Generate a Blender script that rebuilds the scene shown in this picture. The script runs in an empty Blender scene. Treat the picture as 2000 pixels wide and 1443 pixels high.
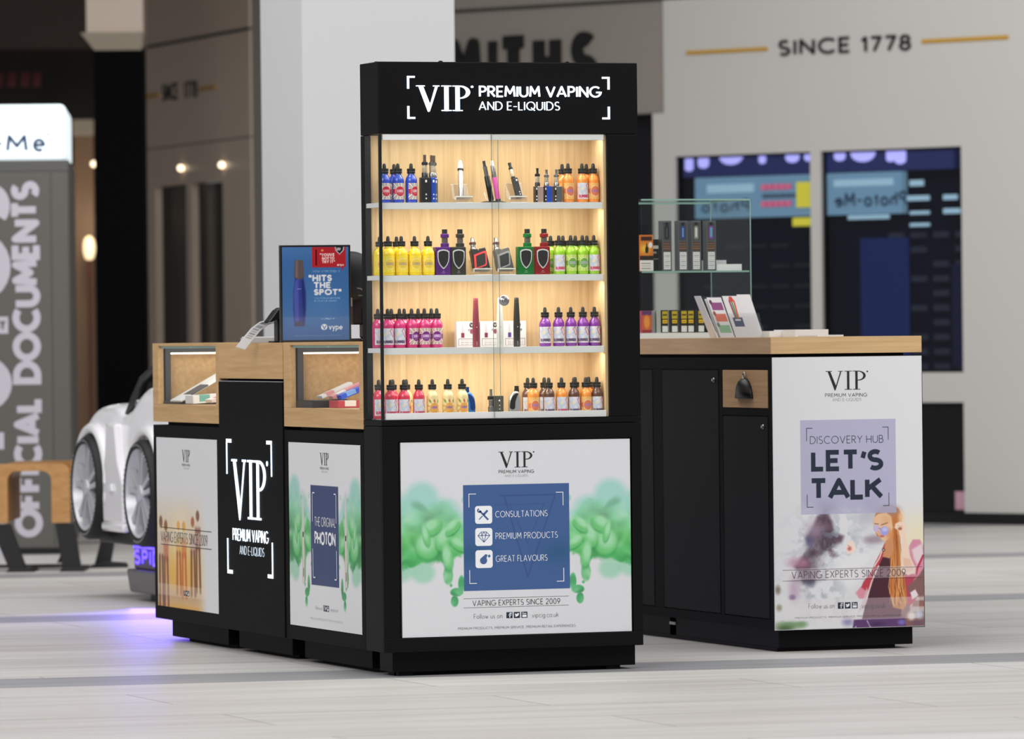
import bpy, bmesh, math, random
import numpy as np
from mathutils import Vector, Matrix
sc = bpy.context.scene
PI = math.pi
# ---------------------------------------------------------------- camera, world, lights, exposure
CAM_P = (-5.9074, -17.6955, 1.1214); YAW, PITCH, ROLL = .3452, -.0062, .0111
def cam_axes():
    f = np.array([math.sin(YAW)*math.cos(PITCH), math.cos(YAW)*math.cos(PITCH), math.sin(PITCH)])
    r = np.array([math.cos(YAW), -math.sin(YAW), 0.]); d = np.cross(f, r)
    c, s = math.cos(ROLL), math.sin(ROLL)
    return c*r+s*d, -s*r+c*d, f
_r, _d, _f = cam_axes()
cam = bpy.data.cameras.new('camera'); camo = bpy.data.objects.new('camera', cam); sc.collection.objects.link(camo)
camo.matrix_world = Matrix([[_r[0], -_d[0], -_f[0], CAM_P[0]], [_r[1], -_d[1], -_f[1], CAM_P[1]], [_r[2], -_d[2], -_f[2], CAM_P[2]], [0, 0, 0, 1]])
cam.sensor_width = 36; cam.lens = 200; cam.clip_end = 200
cam.dof.use_dof = True; cam.dof.focus_distance = 18.9; cam.dof.aperture_fstop = 5.2
sc.camera = camo
w = bpy.data.worlds.new('world'); sc.world = w; w.use_nodes = True
w.node_tree.nodes['Background'].inputs[0].default_value = (.95, .97, 1., 1); w.node_tree.nodes['Background'].inputs[1].default_value = .40
def area(name, loc, target, sx, sy, power, col=(1, 1, 1)):
    l = bpy.data.lights.new(name, 'AREA'); l.shape = 'RECTANGLE'; l.size = sx; l.size_y = sy; l.energy = power; l.color = col
    o = bpy.data.objects.new(name, l); sc.collection.objects.link(o); o.location = loc
    o.rotation_euler = (Vector(target)-Vector(loc)).to_track_quat('-Z', 'Y').to_euler(); return o
area('ceiling_light_front', (-7.6, -7.0, 6.9), (.4, .8, .6), 8, 6, 860, (1, .99, .97))
area('ceiling_light_over_kiosk', (4.5, -5.0, 6.8), (2.2, -1.5, 0), 9, 5, 430, (1, .98, .96))
area('fill_light_back', (-1.8, 5.0, 7.0), (-1.4, 4.9, 0), 7, 6, 300, (1, .98, .96))  # unseen fill, added to brighten the floor and car at left rear
area('ceiling_light_shop', (3.0, 7.0, 5.6), (8.2, 11.4, 1.0), 4, 3, 270, (1, .98, .95))
sc.view_settings.view_transform = 'Standard'; sc.view_settings.look = 'None'; sc.view_settings.gamma = 1.0
sc.view_settings.use_curve_mapping = False; sc.view_settings.exposure = -0.16
sc.cycles.use_denoising = True; sc.cycles.max_bounces = 8; sc.cycles.transparent_max_bounces = 24; sc.cycles.sample_clamp_indirect = 6
sc.cycles.caustics_reflective = False; sc.cycles.caustics_refractive = False
# ---------------------------------------------------------------- helpers
rng = np.random.RandomState(7); random.seed(5)
def lin(c):
    c = np.asarray(c, float)/255.
    return np.where(c <= .04045, c/12.92, ((c+.055)/1.055)**2.4)
MATS = {}
def mat(name, col, rough=.5, metal=0., spec=.5, emit=None, coat=0., trans=0.):
    if name in MATS: return MATS[name]
    m = bpy.data.materials.new(name); m.use_nodes = True; b = m.node_tree.nodes['Principled BSDF']
    b.inputs['Base Color'].default_value = (*lin(col), 1); b.inputs['Roughness'].default_value = rough
    b.inputs['Metallic'].default_value = metal; b.inputs['Specular IOR Level'].default_value = spec; b.inputs['Coat Weight'].default_value = coat
    b.inputs['Transmission Weight'].default_value = trans
    if emit: b.inputs['Emission Color'].default_value = (*lin(col), 1); b.inputs['Emission Strength'].default_value = emit
    else:
        t = m.node_tree; n = t.nodes.new('ShaderNodeTexNoise'); n.inputs['Scale'].default_value = 60; n.inputs['Detail'].default_value = 3
        r = t.nodes.new('ShaderNodeMapRange'); r.inputs['To Min'].default_value = max(0, rough-.04); r.inputs['To Max'].default_value = min(1, rough+.04)
        t.links.new(n.outputs['Fac'], r.inputs['Value']); t.links.new(r.outputs['Result'], b.inputs['Roughness'])
    MATS[name] = m; return m
def wood(name, c1, c2, axis, scale=1., rough=.45):
    if name in MATS: return MATS[name]
    m = bpy.data.materials.new(name); m.use_nodes = True; t = m.node_tree; b = t.nodes['Principled BSDF']; b.inputs['Roughness'].default_value = rough
    b.inputs['Specular IOR Level'].default_value = .3
    tc = t.nodes.new('ShaderNodeTexCoord'); mp = t.nodes.new('ShaderNodeMapping'); t.links.new(tc.outputs['Object'], mp.inputs['Vector'])
    s = [26*scale]*3; s[axis] = 1.3*scale; mp.inputs['Scale'].default_value = s
    n1 = t.nodes.new('ShaderNodeTexNoise'); n1.inputs['Scale'].default_value = 2.2; n1.inputs['Detail'].default_value = 6; n1.inputs['Distortion'].default_value = .6
    t.links.new(mp.outputs['Vector'], n1.inputs['Vector'])
    mp2 = t.nodes.new('ShaderNodeMapping'); t.links.new(tc.outputs['Object'], mp2.inputs['Vector']); s2 = [150*scale]*3; s2[axis] = 4*scale; mp2.inputs['Scale'].default_value = s2
    n2 = t.nodes.new('ShaderNodeTexNoise'); n2.inputs['Scale'].default_value = 2.; t.links.new(mp2.outputs['Vector'], n2.inputs['Vector'])
    mx = t.nodes.new('ShaderNodeMath'); mx.operation = 'MULTIPLY_ADD'; mx.inputs[1].default_value = .35; t.links.new(n2.outputs['Fac'], mx.inputs[0]); t.links.new(n1.outputs['Fac'], mx.inputs[2])
    cr = t.nodes.new('ShaderNodeValToRGB'); cr.color_ramp.elements[0].position = .38; cr.color_ramp.elements[1].position = .95
    cr.color_ramp.elements[0].color = (*lin(c1), 1); cr.color_ramp.elements[1].color = (*lin(c2), 1)
    t.links.new(mx.outputs[0], cr.inputs['Fac']); t.links.new(cr.outputs['Color'], b.inputs['Base Color'])
    MATS[name] = m; return m
def vcol(name='printed', rough=.5, coat=0.):
    if name in MATS: return MATS[name]
    m = bpy.data.materials.new(name); m.use_nodes = True; t = m.node_tree; b = t.nodes['Principled BSDF']
    a = t.nodes.new('ShaderNodeAttribute'); a.attribute_name = 'Col'; t.links.new(a.outputs['Color'], b.inputs['Base Color'])
    b.inputs['Roughness'].default_value = rough; b.inputs['Specular IOR Level'].default_value = .35; b.inputs['Coat Weight'].default_value = coat
    MATS[name] = m; return m
def glass(name, tint=(250, 252, 250), refl=.9, rough=.0, base=0.):
    if name in MATS: return MATS[name]
    m = bpy.data.materials.new(name); m.use_nodes = True; t = m.node_tree; t.nodes.clear()
    o = t.nodes.new('ShaderNodeOutputMaterial'); tr = t.nodes.new('ShaderNodeBsdfTransparent'); tr.inputs[0].default_value = (*lin(tint), 1)
    g = t.nodes.new('ShaderNodeBsdfGlossy'); g.inputs['Roughness'].default_value = rough
    fr = t.nodes.new('ShaderNodeFresnel'); fr.inputs['IOR'].default_value = 1.45
    k0 = t.nodes.new('ShaderNodeMath'); k0.operation = 'MULTIPLY_ADD'; k0.inputs[1].default_value = refl; k0.inputs[2].default_value = base; t.links.new(fr.outputs[0], k0.inputs[0])
    ge = t.nodes.new('ShaderNodeNewGeometry'); iv = t.nodes.new('ShaderNodeMath'); iv.operation = 'SUBTRACT'; iv.inputs[0].default_value = 1.; t.links.new(ge.outputs['Backfacing'], iv.inputs[1])
    k = t.nodes.new('ShaderNodeMath'); k.operation = 'MULTIPLY'; t.links.new(k0.outputs[0], k.inputs[0]); t.links.new(iv.outputs[0], k.inputs[1])
    x = t.nodes.new('ShaderNodeMixShader'); t.links.new(k.outputs[0], x.inputs[0]); t.links.new(tr.outputs[0], x.inputs[1]); t.links.new(g.outputs[0], x.inputs[2])
    t.links.new(x.outputs[0], o.inputs[0]); MATS[name] = m; return m
class G:
    def __init__(s): s.v = []; s.f = []; s.m = []; s.k = 0
    def add(s, vs, fs):
        b = len(s.v); s.v += [tuple(map(float, p)) for p in vs]; s.f += [tuple(i+b for i in f) for f in fs]; s.m += [s.k]*len(fs); return s
    def box(s, x0, x1, y0, y1, z0, z1):
        return s.add([(x0,y0,z0),(x1,y0,z0),(x1,y1,z0),(x0,y1,z0),(x0,y0,z1),(x1,y0,z1),(x1,y1,z1),(x0,y1,z1)],
                     [(0,3,2,1),(4,5,6,7),(0,1,5,4),(1,2,6,5),(2,3,7,6),(3,0,4,7)])
    def lathe(s, prof, n=24, c=(0,0,0), sy=1., axis='z', a0=0., cap=True):
        vs = []; fs = []
        for r, z in prof:
            for i in range(n):
                a = a0+2*PI*i/n; x, y = r*math.cos(a), r*math.sin(a)*sy
                p = (x, y, z) if axis == 'z' else ((z, x, y) if axis == 'x' else (x, -z, y))
                vs.append((c[0]+p[0], c[1]+p[1], c[2]+p[2]))
        for j in range(len(prof)-1):
            for i in range(n): fs.append((j*n+i, j*n+(i+1) % n, (j+1)*n+(i+1) % n, (j+1)*n+i))
        if cap: fs.append(tuple(range(n))[::-1]); fs.append(tuple((len(prof)-1)*n+i for i in range(n)))
        return s.add(vs, fs)
    def tube(s, pts, r, n=10, flat=1.):
        pts = [Vector(p) for p in pts]; vs = []; fs = []
        for i, p in enumerate(pts):
            d = (pts[min(i+1, len(pts)-1)]-pts[max(i-1, 0)]).normalized()
            u = d.cross(Vector((0, 0, 1)));
            if u.length < 1e-4: u = d.cross(Vector((1, 0, 0)))
            u.normalize(); q = u.cross(d).normalized(); rr = r[i] if isinstance(r, (list, tuple)) else r
            for k in range(n):
                a = 2*PI*k/n; vs.append(p+u*(rr*math.cos(a))+q*(rr*flat*math.sin(a)))
        for j in range(len(pts)-1):
            for k in range(n): fs.append((j*n+k, j*n+(k+1) % n, (j+1)*n+(k+1) % n, (j+1)*n+k))
        fs.append(tuple(range(n))[::-1]); fs.append(tuple((len(pts)-1)*n+k for k in range(n)))
        return s.add(vs, fs)
    def prism(s, poly, fr, n0, n1):       # poly of (h,z) in frame fr, between offsets n0 < n1
        k = len(poly); a = [fr(h, z, n1) for h, z in poly]; b = [fr(h, z, n0) for h, z in poly]
        return s.add(a+b, [tuple(range(k)), tuple(range(2*k-1, k-1, -1))]+[(i, i+k, (i+1) % k+k, (i+1) % k) for i in range(k)])
    def flat(s, poly, fr, n=0.): return s.add([fr(h, z, n) for h, z in poly], [tuple(range(len(poly)))])
    def strip(s, a, b, fr, n=0., th=0.):   # ribbon between two polylines in a frame
        k = len(a); vs = [fr(*p, n+th) for p in a]+[fr(*p, n+th) for p in b]
        fs = [(i, i+1, i+1+k, i+k) for i in range(k-1)]
        if th:
            m = 2*k; vs += [fr(*p, n) for p in a]+[fr(*p, n) for p in b]
            fs += [(i+1, i, i+m, i+1+m) for i in range(k-1)]+[(i+k, i+1+k, i+1+k+m, i+k+m) for i in range(k-1)]
            fs += [(0, k, k+m, m), (k-1, k-1+m, 2*k-1+m, 2*k-1)]
        return s.add(vs, fs)
def fr_front(y0): return lambda h, z, n=0.: (h, y0-n, z)          # faces -Y (towards the camera)
def fr_side(x0): return lambda h, z, n=0.: (x0-n, -h, z)          # faces -X, h runs to the right of a viewer
def fr_dir(o, t):                                                  # vertical plane through o along direction t
    t = (math.cos(t), math.sin(t)); return lambda h, z, n=0.: (o[0]+t[0]*h+t[1]*n, o[1]+t[1]*h-t[0]*n, z)
def obj(name, g, m, parent=None, off=None, bevel=0., smooth=False, sub=0, seg=2):
    me = bpy.data.meshes.new(name); v = np.array(g.v, float)
    if off is not None: v = v-np.array(off, float)
    me.from_pydata([tuple(p) for p in v], [], g.f)
    for x in (m if isinstance(m, (list, tuple)) else [m]): me.materials.append(x)
    me.polygons.foreach_set('material_index', g.m)
    if smooth: me.polygons.foreach_set('use_smooth', [True]*len(me.polygons))
    bm = bmesh.new(); bm.from_mesh(me); bmesh.ops.recalc_face_normals(bm, faces=bm.faces) if not getattr(g, 'keep', False) else None; bm.to_mesh(me); bm.free()
    me.update(); o = bpy.data.objects.new(name, me); sc.collection.objects.link(o)
    if parent: o.parent = parent
    if bevel:
        b = o.modifiers.new('bevel', 'BEVEL'); b.width = bevel; b.segments = seg; b.limit_method = 'ANGLE'; b.angle_limit = .6
    if sub:
        q = o.modifiers.new('sub', 'SUBSURF'); q.levels = sub; q.render_levels = sub
    if smooth == 'auto' or (bevel and smooth):
        try: me.set_sharp_from_angle(angle=.7)
        except Exception: pass
    return o
def tag(o, label, cat, group=None, kind=None):
    if label: o['label'] = label
    if cat: o['category'] = cat
    if group: o['group'] = group
    if kind: o['kind'] = kind
    return o
def thing(name, label, cat, loc=(0, 0, 0), rz=0., group=None):
    o = bpy.data.objects.new(name, None); o.empty_display_size = .05; sc.collection.objects.link(o); o.location = loc; o.rotation_euler = (0, 0, rz)
    return tag(o, label, cat, group)
def dup(root, loc, rz=None, label=None, group=None):
    r = root.copy(); sc.collection.objects.link(r); r.location = loc
    if rz is not None: r.rotation_euler = (0, 0, rz)
    if label: r['label'] = label
    if group: r['group'] = group
    for ch in list(root.children):
        c = ch.copy(); sc.collection.objects.link(c); c.parent = r
        for g2 in ch.children:
            d = g2.copy(); sc.collection.objects.link(d); d.parent = c
    return r
def struct(name, g, m, **k): return tag(obj(name, g, m, **k), None, None, kind='structure')
# ---------------------------------------------------------------- lettering
def A(cx, cy, rx, ry, a0, a1, n=14): return [(cx+rx*math.cos(math.radians(a0+(a1-a0)*i/n)), cy+ry*math.sin(math.radians(a0+(a1-a0)*i/n))) for i in range(n+1)]
_P = [(0,0),(0,1),(.26,1)]+A(.26,.74,.28,.26,90,-90)+[(0,.48)]
_O = A(.5,.5,.5,.5,90,450,24)
FONT = {'A':(.8,[[(0,0),(.4,1),(.8,0)],[(.13,.3),(.67,.3)]]),'B':(.58,[[(0,0),(0,1),(.28,1)]+A(.28,.77,.24,.23,90,-90)+[(0,.54)],[(.28,.54)]+A(.3,.27,.28,.27,90,-90)+[(0,0)]]),
'C':(.84,[A(.5,.5,.5,.5,48,312,20)]),'D':(.76,[[(0,0),(0,1),(.26,1)]+A(.26,.5,.5,.5,90,-90)+[(0,0)]]),'E':(.5,[[(.5,1),(0,1),(0,0),(.5,0)],[(0,.5),(.44,.5)]]),
'F':(.48,[[(.48,1),(0,1),(0,0)],[(0,.5),(.42,.5)]]),'G':(.96,[A(.5,.5,.5,.5,48,352,22)+[(.96,.44),(.58,.44)]]),'H':(.7,[[(0,0),(0,1)],[(.7,0),(.7,1)],[(0,.5),(.7,.5)]]),
'I':(.02,[[(.01,0),(.01,1)]]),'J':(.4,[[(.4,1),(.4,.24)]+A(.2,.24,.2,.24,0,-180)]),'K':(.62,[[(0,0),(0,1)],[(.58,1),(.02,.46)],[(.2,.62),(.62,0)]]),'L':(.45,[[(0,1),(0,0),(.45,0)]]),
'M':(.86,[[(0,0),(.08,1),(.43,.3),(.78,1),(.86,0)]]),'N':(.72,[[(0,0),(0,1),(.72,0),(.72,1)]]),'O':(1.,[_O]),'P':(.54,[_P]),'Q':(1.,[_O,[(.55,.28),(.98,-.08)]]),
'R':(.58,[_P,[(.22,.48),(.58,0)]]),'S':(.54,[A(.27,.75,.25,.25,42,270,14)+A(.27,.25,.27,.25,90,-138,14)[1:]]),'T':(.6,[[(0,1),(.6,1)],[(.3,1),(.3,0)]]),
'U':(.68,[[(0,1),(0,.34)]+A(.34,.34,.34,.34,180,360)+[(.68,1)]]),'V':(.76,[[(0,1),(.38,0),(.76,1)]]),'W':(1.1,[[(0,1),(.28,0),(.55,.8),(.82,0),(1.1,1)]]),
'X':(.66,[[(0,0),(.66,1)],[(0,1),(.66,0)]]),'Y':(.68,[[(0,1),(.34,.5),(.68,1)],[(.34,.5),(.34,0)]]),'Z':(.6,[[(0,1),(.6,1),(0,0),(.6,0)]]),
'0':(.6,[A(.3,.5,.3,.5,90,450,20)]),'1':(.24,[[(0,.8),(.22,1),(.22,0)]]),'2':(.56,[A(.28,.72,.27,.28,165,-35,12)+[(0,0),(.56,0)]]),'3':(.54,[A(.26,.75,.25,.25,150,-90,14),A(.26,.26,.28,.26,90,-150,14)]),'7':(.54,[[(0,1),(.54,1),(.16,0)]]),
'8':(.54,[A(.27,.76,.23,.24,-90,270,18),A(.27,.26,.27,.26,90,450,18)]),'9':(.58,[A(.29,.7,.29,.3,-60,300,18),[(.55,.58),(.2,0)]]),'.':(.04,[[(.02,0),(.02,.06)]]),'-':(.36,[[(0,.42),(.36,.42)]]),
',':(.06,[[(.05,.06),(0,-.14)]]),"'":(.12,[[(.12,1),(.04,.62)]]),'"':(.26,[[(0,1),(.04,.76)],[(.22,1),(.26,.76)]]),'&':(.7,[[(.7,0),(.12,.7)]+A(.28,.82,.17,.18,200,-20)+[(.05,.35)]+A(.26,.22,.25,.22,160,300)+[(.66,.45)]]),'\u00a3':(.5,[A(.3,.75,.2,.25,20,180)+[(.1,.1),(0,0),(.5,0)],[(0,.45),(.36,.45)]]),
'a':(.5,[A(.25,.3,.25,.3,90,450),[(.5,.6),(.5,0)]]),'c':(.48,[A(.3,.3,.3,.3,48,312)]),'e':(.58,[[(.02,.31),(.58,.31)]+A(.29,.3,.29,.3,0,310)]),'g':(.56,[A(.28,.3,.28,.3,90,450),[(.56,.6),(.56,-.08)]+A(.28,-.08,.28,.2,0,-150)]),
'h':(.48,[[(0,0),(0,1)],[(0,.34)]+A(.24,.36,.24,.24,180,0)+[(.48,0)]]),'i':(.02,[[(.01,0),(.01,.6)],[(.01,.78),(.01,.84)]]),'k':(.46,[[(0,0),(0,1)],[(.42,.6),(.02,.26)],[(.16,.38),(.46,0)]]),'l':(.02,[[(.01,0),(.01,1)]]),
'm':(.8,[[(0,0),(0,.6)],[(0,.34)]+A(.2,.38,.2,.22,180,0)+[(.4,0)],[(.4,.34)]+A(.6,.38,.2,.22,180,0)+[(.8,0)]]),'n':(.48,[[(0,0),(0,.6)],[(0,.34)]+A(.24,.36,.24,.24,180,0)+[(.48,0)]]),'o':(.6,[A(.3,.3,.3,.3,90,450,18)]),
'p':(.58,[[(0,-.35),(0,.6)],A(.29,.3,.29,.3,90,450)]),'r':(.3,[[(0,0),(0,.6)],[(0,.3)]+A(.26,.34,.26,.26,180,80)]),'s':(.36,[A(.18,.45,.16,.15,42,270,10)+A(.18,.15,.18,.15,90,-138,10)[1:]]),'t':(.3,[[(.12,.85),(.12,0)],[(0,.6),(.3,.6)]]),
'u':(.48,[[(0,.6),(0,.24)]+A(.24,.24,.24,.24,180,360)+[(.48,.6)],[(.48,.3),(.48,0)]]),'v':(.5,[[(0,.6),(.25,0),(.5,.6)]]),'w':(.76,[[(0,.6),(.2,0),(.38,.5),(.56,0),(.76,.6)]]),'y':(.5,[[(0,.6),(.25,0)],[(.5,.6),(.14,-.35)]])}
def ribbon(pts, hw):
    pts = dedupe(pts)
    closed = math.dist(pts[0], pts[-1]) < 1e-6
    P = np.array(pts, float); n = len(P); a = []; b = []
    for i in range(n):
        if closed: d0 = P[i]-P[i-1] if i else P[0]-P[-2]; d1 = P[i+1]-P[i] if i < n-1 else P[1]-P[0]
        else: d0 = P[i]-P[i-1] if i else P[1]-P[0]; d1 = P[i+1]-P[i] if i < n-1 else P[-1]-P[-2]
        d0 = d0/(np.linalg.norm(d0)+1e-12); d1 = d1/(np.linalg.norm(d1)+1e-12); t = d0+d1; L = np.linalg.norm(t)
        if L < 1e-6: t = d0; L = 1
        t = t/L; k = 1/max(.36, np.dot(t, d0)); q = np.array([-t[1], t[0]])*hw*k
        a.append(tuple(P[i]+q)); b.append(tuple(P[i]-q))
    return a, b
def dedupe(p): return [q for i, q in enumerate(p) if i == 0 or math.dist(q, p[i-1]) > 1e-7]
def split_sharp(pts, ext):
    out = []; cur = [pts[0]]
    for i in range(1, len(pts)):
        cur.append(pts[i])
        if i < len(pts)-1:
            a = np.array(pts[i], float)-np.array(pts[i-1], float); b = np.array(pts[i+1], float)-np.array(pts[i], float); c = np.dot(a, b)/(np.linalg.norm(a)*np.linalg.norm(b)+1e-12)
            if c < -.25:
                out.append(cur); out.append(['dot', tuple(pts[i])]); cur = [pts[i]]
    out.append(cur); return out
def text_strokes(s, h0, h1, z0, z1, wgt, gap=.2):
    H = z1-z0; wd = []; x = 0
    for ch in s:
        if ch == ' ': x += .42; continue
        wch, st = FONT[ch]; wd.append((x, st)); x += wch+gap+wgt*.75
    nat = x-gap-wgt*.75; sx = (h1-h0-wgt*H)/max(nat, .02) if h1 is not None else (1-wgt)*H
    out = []
    for x0, st in wd:
        for p in st: out += split_sharp(dedupe([(h0+wgt*H/2+(x0+px)*sx, z0+wgt*H/2+pz*(1-wgt)*H) for px, pz in p]), wgt*H*.22)
    return out, wgt*H/2
def text(g, s, fr, h0, h1, z0, z1, wgt=.12, n=.0006, th=0., gap=.2):
    st, hw = text_strokes(s, h0, h1, z0, z1, wgt, gap)
    k = 0
    for p in st:
        if isinstance(p[0], str): g.prism(A(p[1][0], p[1][1], hw*.97, hw*.97, 0, 330, 11), fr, n+k, n+k+th) if th else g.flat(A(p[1][0], p[1][1], hw*.97, hw*.97, 0, 330, 11), fr, n+k)
        else: a, b = ribbon(p, hw); g.strip(a, b, fr, n+k, th)
        k += 1.2e-5
    return g
def vip(g, fr, h0, h1, z0, z1, n_=.0006, th=0., bold=0., dot=True):
    n = n_+.0002
    X = lambda x: h0+(h1-h0)*x; Z = lambda y: z0+(z1-z0)*y; b = bold
    kk = [0.]
    def P(poly):
        kk[0] += 1.5e-5; n = n_+kk[0]
        poly = [(X(x), Z(y)) for x, y in poly]
        g.prism(poly, fr, n, n+th) if th else g.flat(poly, fr, n)
    P([(.045-b,1),(.11+b,1),(.265+b*.6,.16),(.235,-.03),(.215,-.03)]); P([(.362-b*.6,1),(.395+b*.8,1),(.245,0.),(.235,-.03),(.222,.02+b)])
    sh = .035+b*.8
    P([(0,1),(.155,1),(.155,1-sh),(0,1-sh)]); P([(.31,1),(.425,1),(.425,1-sh),(.31,1-sh)])
    P([(.525-b,1),(.585+b,1),(.585+b,0),(.525-b,0)]); P([(.465,1),(.645,1),(.645,1-sh),(.465,1-sh)]); P([(.465,0),(.645,0),(.645,sh),(.465,sh)])
    P([(.73-b,1),(.79+b,1),(.79+b,0),(.73-b,0)]); P([(.67,1),(.79,1),(.79,1-sh),(.67,1-sh)]); P([(.67,0),(.85,0),(.85,sh),(.67,sh)])
    N = 16; o = [(.80+.19*math.sin(PI*i/N), .74+.26*math.cos(PI*i/N)) for i in range(N+1)]; q = [(.80+(.127-b)*math.sin(PI*i/N), .74+(.215-b)*math.cos(PI*i/N)) for i in range(N+1)]
    o = [(.78,1)]+o+[(.78,.48)]; q = [(.78,.74+.215-b)]+q+[(.78,.74-.215+b)]
    g.strip([(X(x), Z(y)) for x, y in o], [(X(x), Z(y)) for x, y in q], fr, n, th)
    if dot: P([(1.03+.022*math.cos(2*PI*i/10), .955+.045*math.sin(2*PI*i/10)) for i in range(10)])
    return g
def rect(g, fr, h0, h1, z0, z1, n=.0006, th=0.):
    return g.prism([(h0,z0),(h1,z0),(h1,z1),(h0,z1)], fr, n, n+th) if th else g.flat([(h0,z0),(h1,z0),(h1,z1),(h0,z1)], fr, n)
def brackets(g, fr, h0, h1, z0, z1, ax, az, w, n=.0006, th=0., wv=None):
    wv = wv or w
    for hh, sx in ((h0, 1), (h1, -1)):
        for zz, sz in ((z0, 1), (z1, -1)):
            rect(g, fr, min(hh, hh+sx*ax), max(hh, hh+sx*ax), min(zz, zz+sz*w), max(zz, zz+sz*w), n, th)
            rect(g, fr, min(hh, hh+sx*wv), max(hh, hh+sx*wv), min(zz, zz+sz*az), max(zz, zz+sz*az), n, th)
    return g
def corner_marks(name, m, par, off, fr, h0, h1, z0, z1, ax, az, w, n=.0006, th=0., wv=None):
    wv = wv or w
    for hh, sx in ((h0, 1), (h1, -1)):
        for zz, sz in ((z0, 1), (z1, -1)):
            P = [(hh, zz), (hh+sx*ax, zz), (hh+sx*ax, zz+sz*w), (hh+sx*wv, zz+sz*w), (hh+sx*wv, zz+sz*az), (hh, zz+sz*az)]; g = G()
            a = fr(0, 0, n); g.prism(P, fr, n, n+(th or .0003)); obj(name, g, m, par, off)
def icons(g, fr, h0, h1, z0, z1, kd, kw):    # three small square marks: letter f, a bird, a play box
    wd = (h1-h0)/3.45; H = z1-z0
    for i in range(3):
        a = h0+i*(h1-h0-wd)/2; g.k = kd; rect(g, fr, a, a+wd, z0, z1, .0006); g.k = kw
        X = lambda u: a+wd*u; Z = lambda v: z0+H*v
        if i == 0: rect(g, fr, X(.48), X(.64), Z(.1), Z(.75), .0009); rect(g, fr, X(.36), X(.84), Z(.45), Z(.58), .0009); rect(g, fr, X(.52), X(.86), Z(.72), Z(.88), .0009)
        elif i == 1: g.flat([(X(x), Z(y)) for x, y in ((.15,.25),(.45,.22),(.75,.4),(.8,.65),(.92,.75),(.78,.75),(.65,.82),(.52,.72),(.5,.6),(.2,.78),(.18,.6),(.22,.45),(.32,.35))], fr, .0009)
        else: rect(g, fr, X(.15), X(.85), Z(.12), Z(.5), .0009); rect(g, fr, X(.2), X(.32), Z(.6), Z(.9), .0009); rect(g, fr, X(.42), X(.56), Z(.6), Z(.8), .0009); rect(g, fr, X(.66), X(.8), Z(.6), Z(.8), .0009)
    return g
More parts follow.
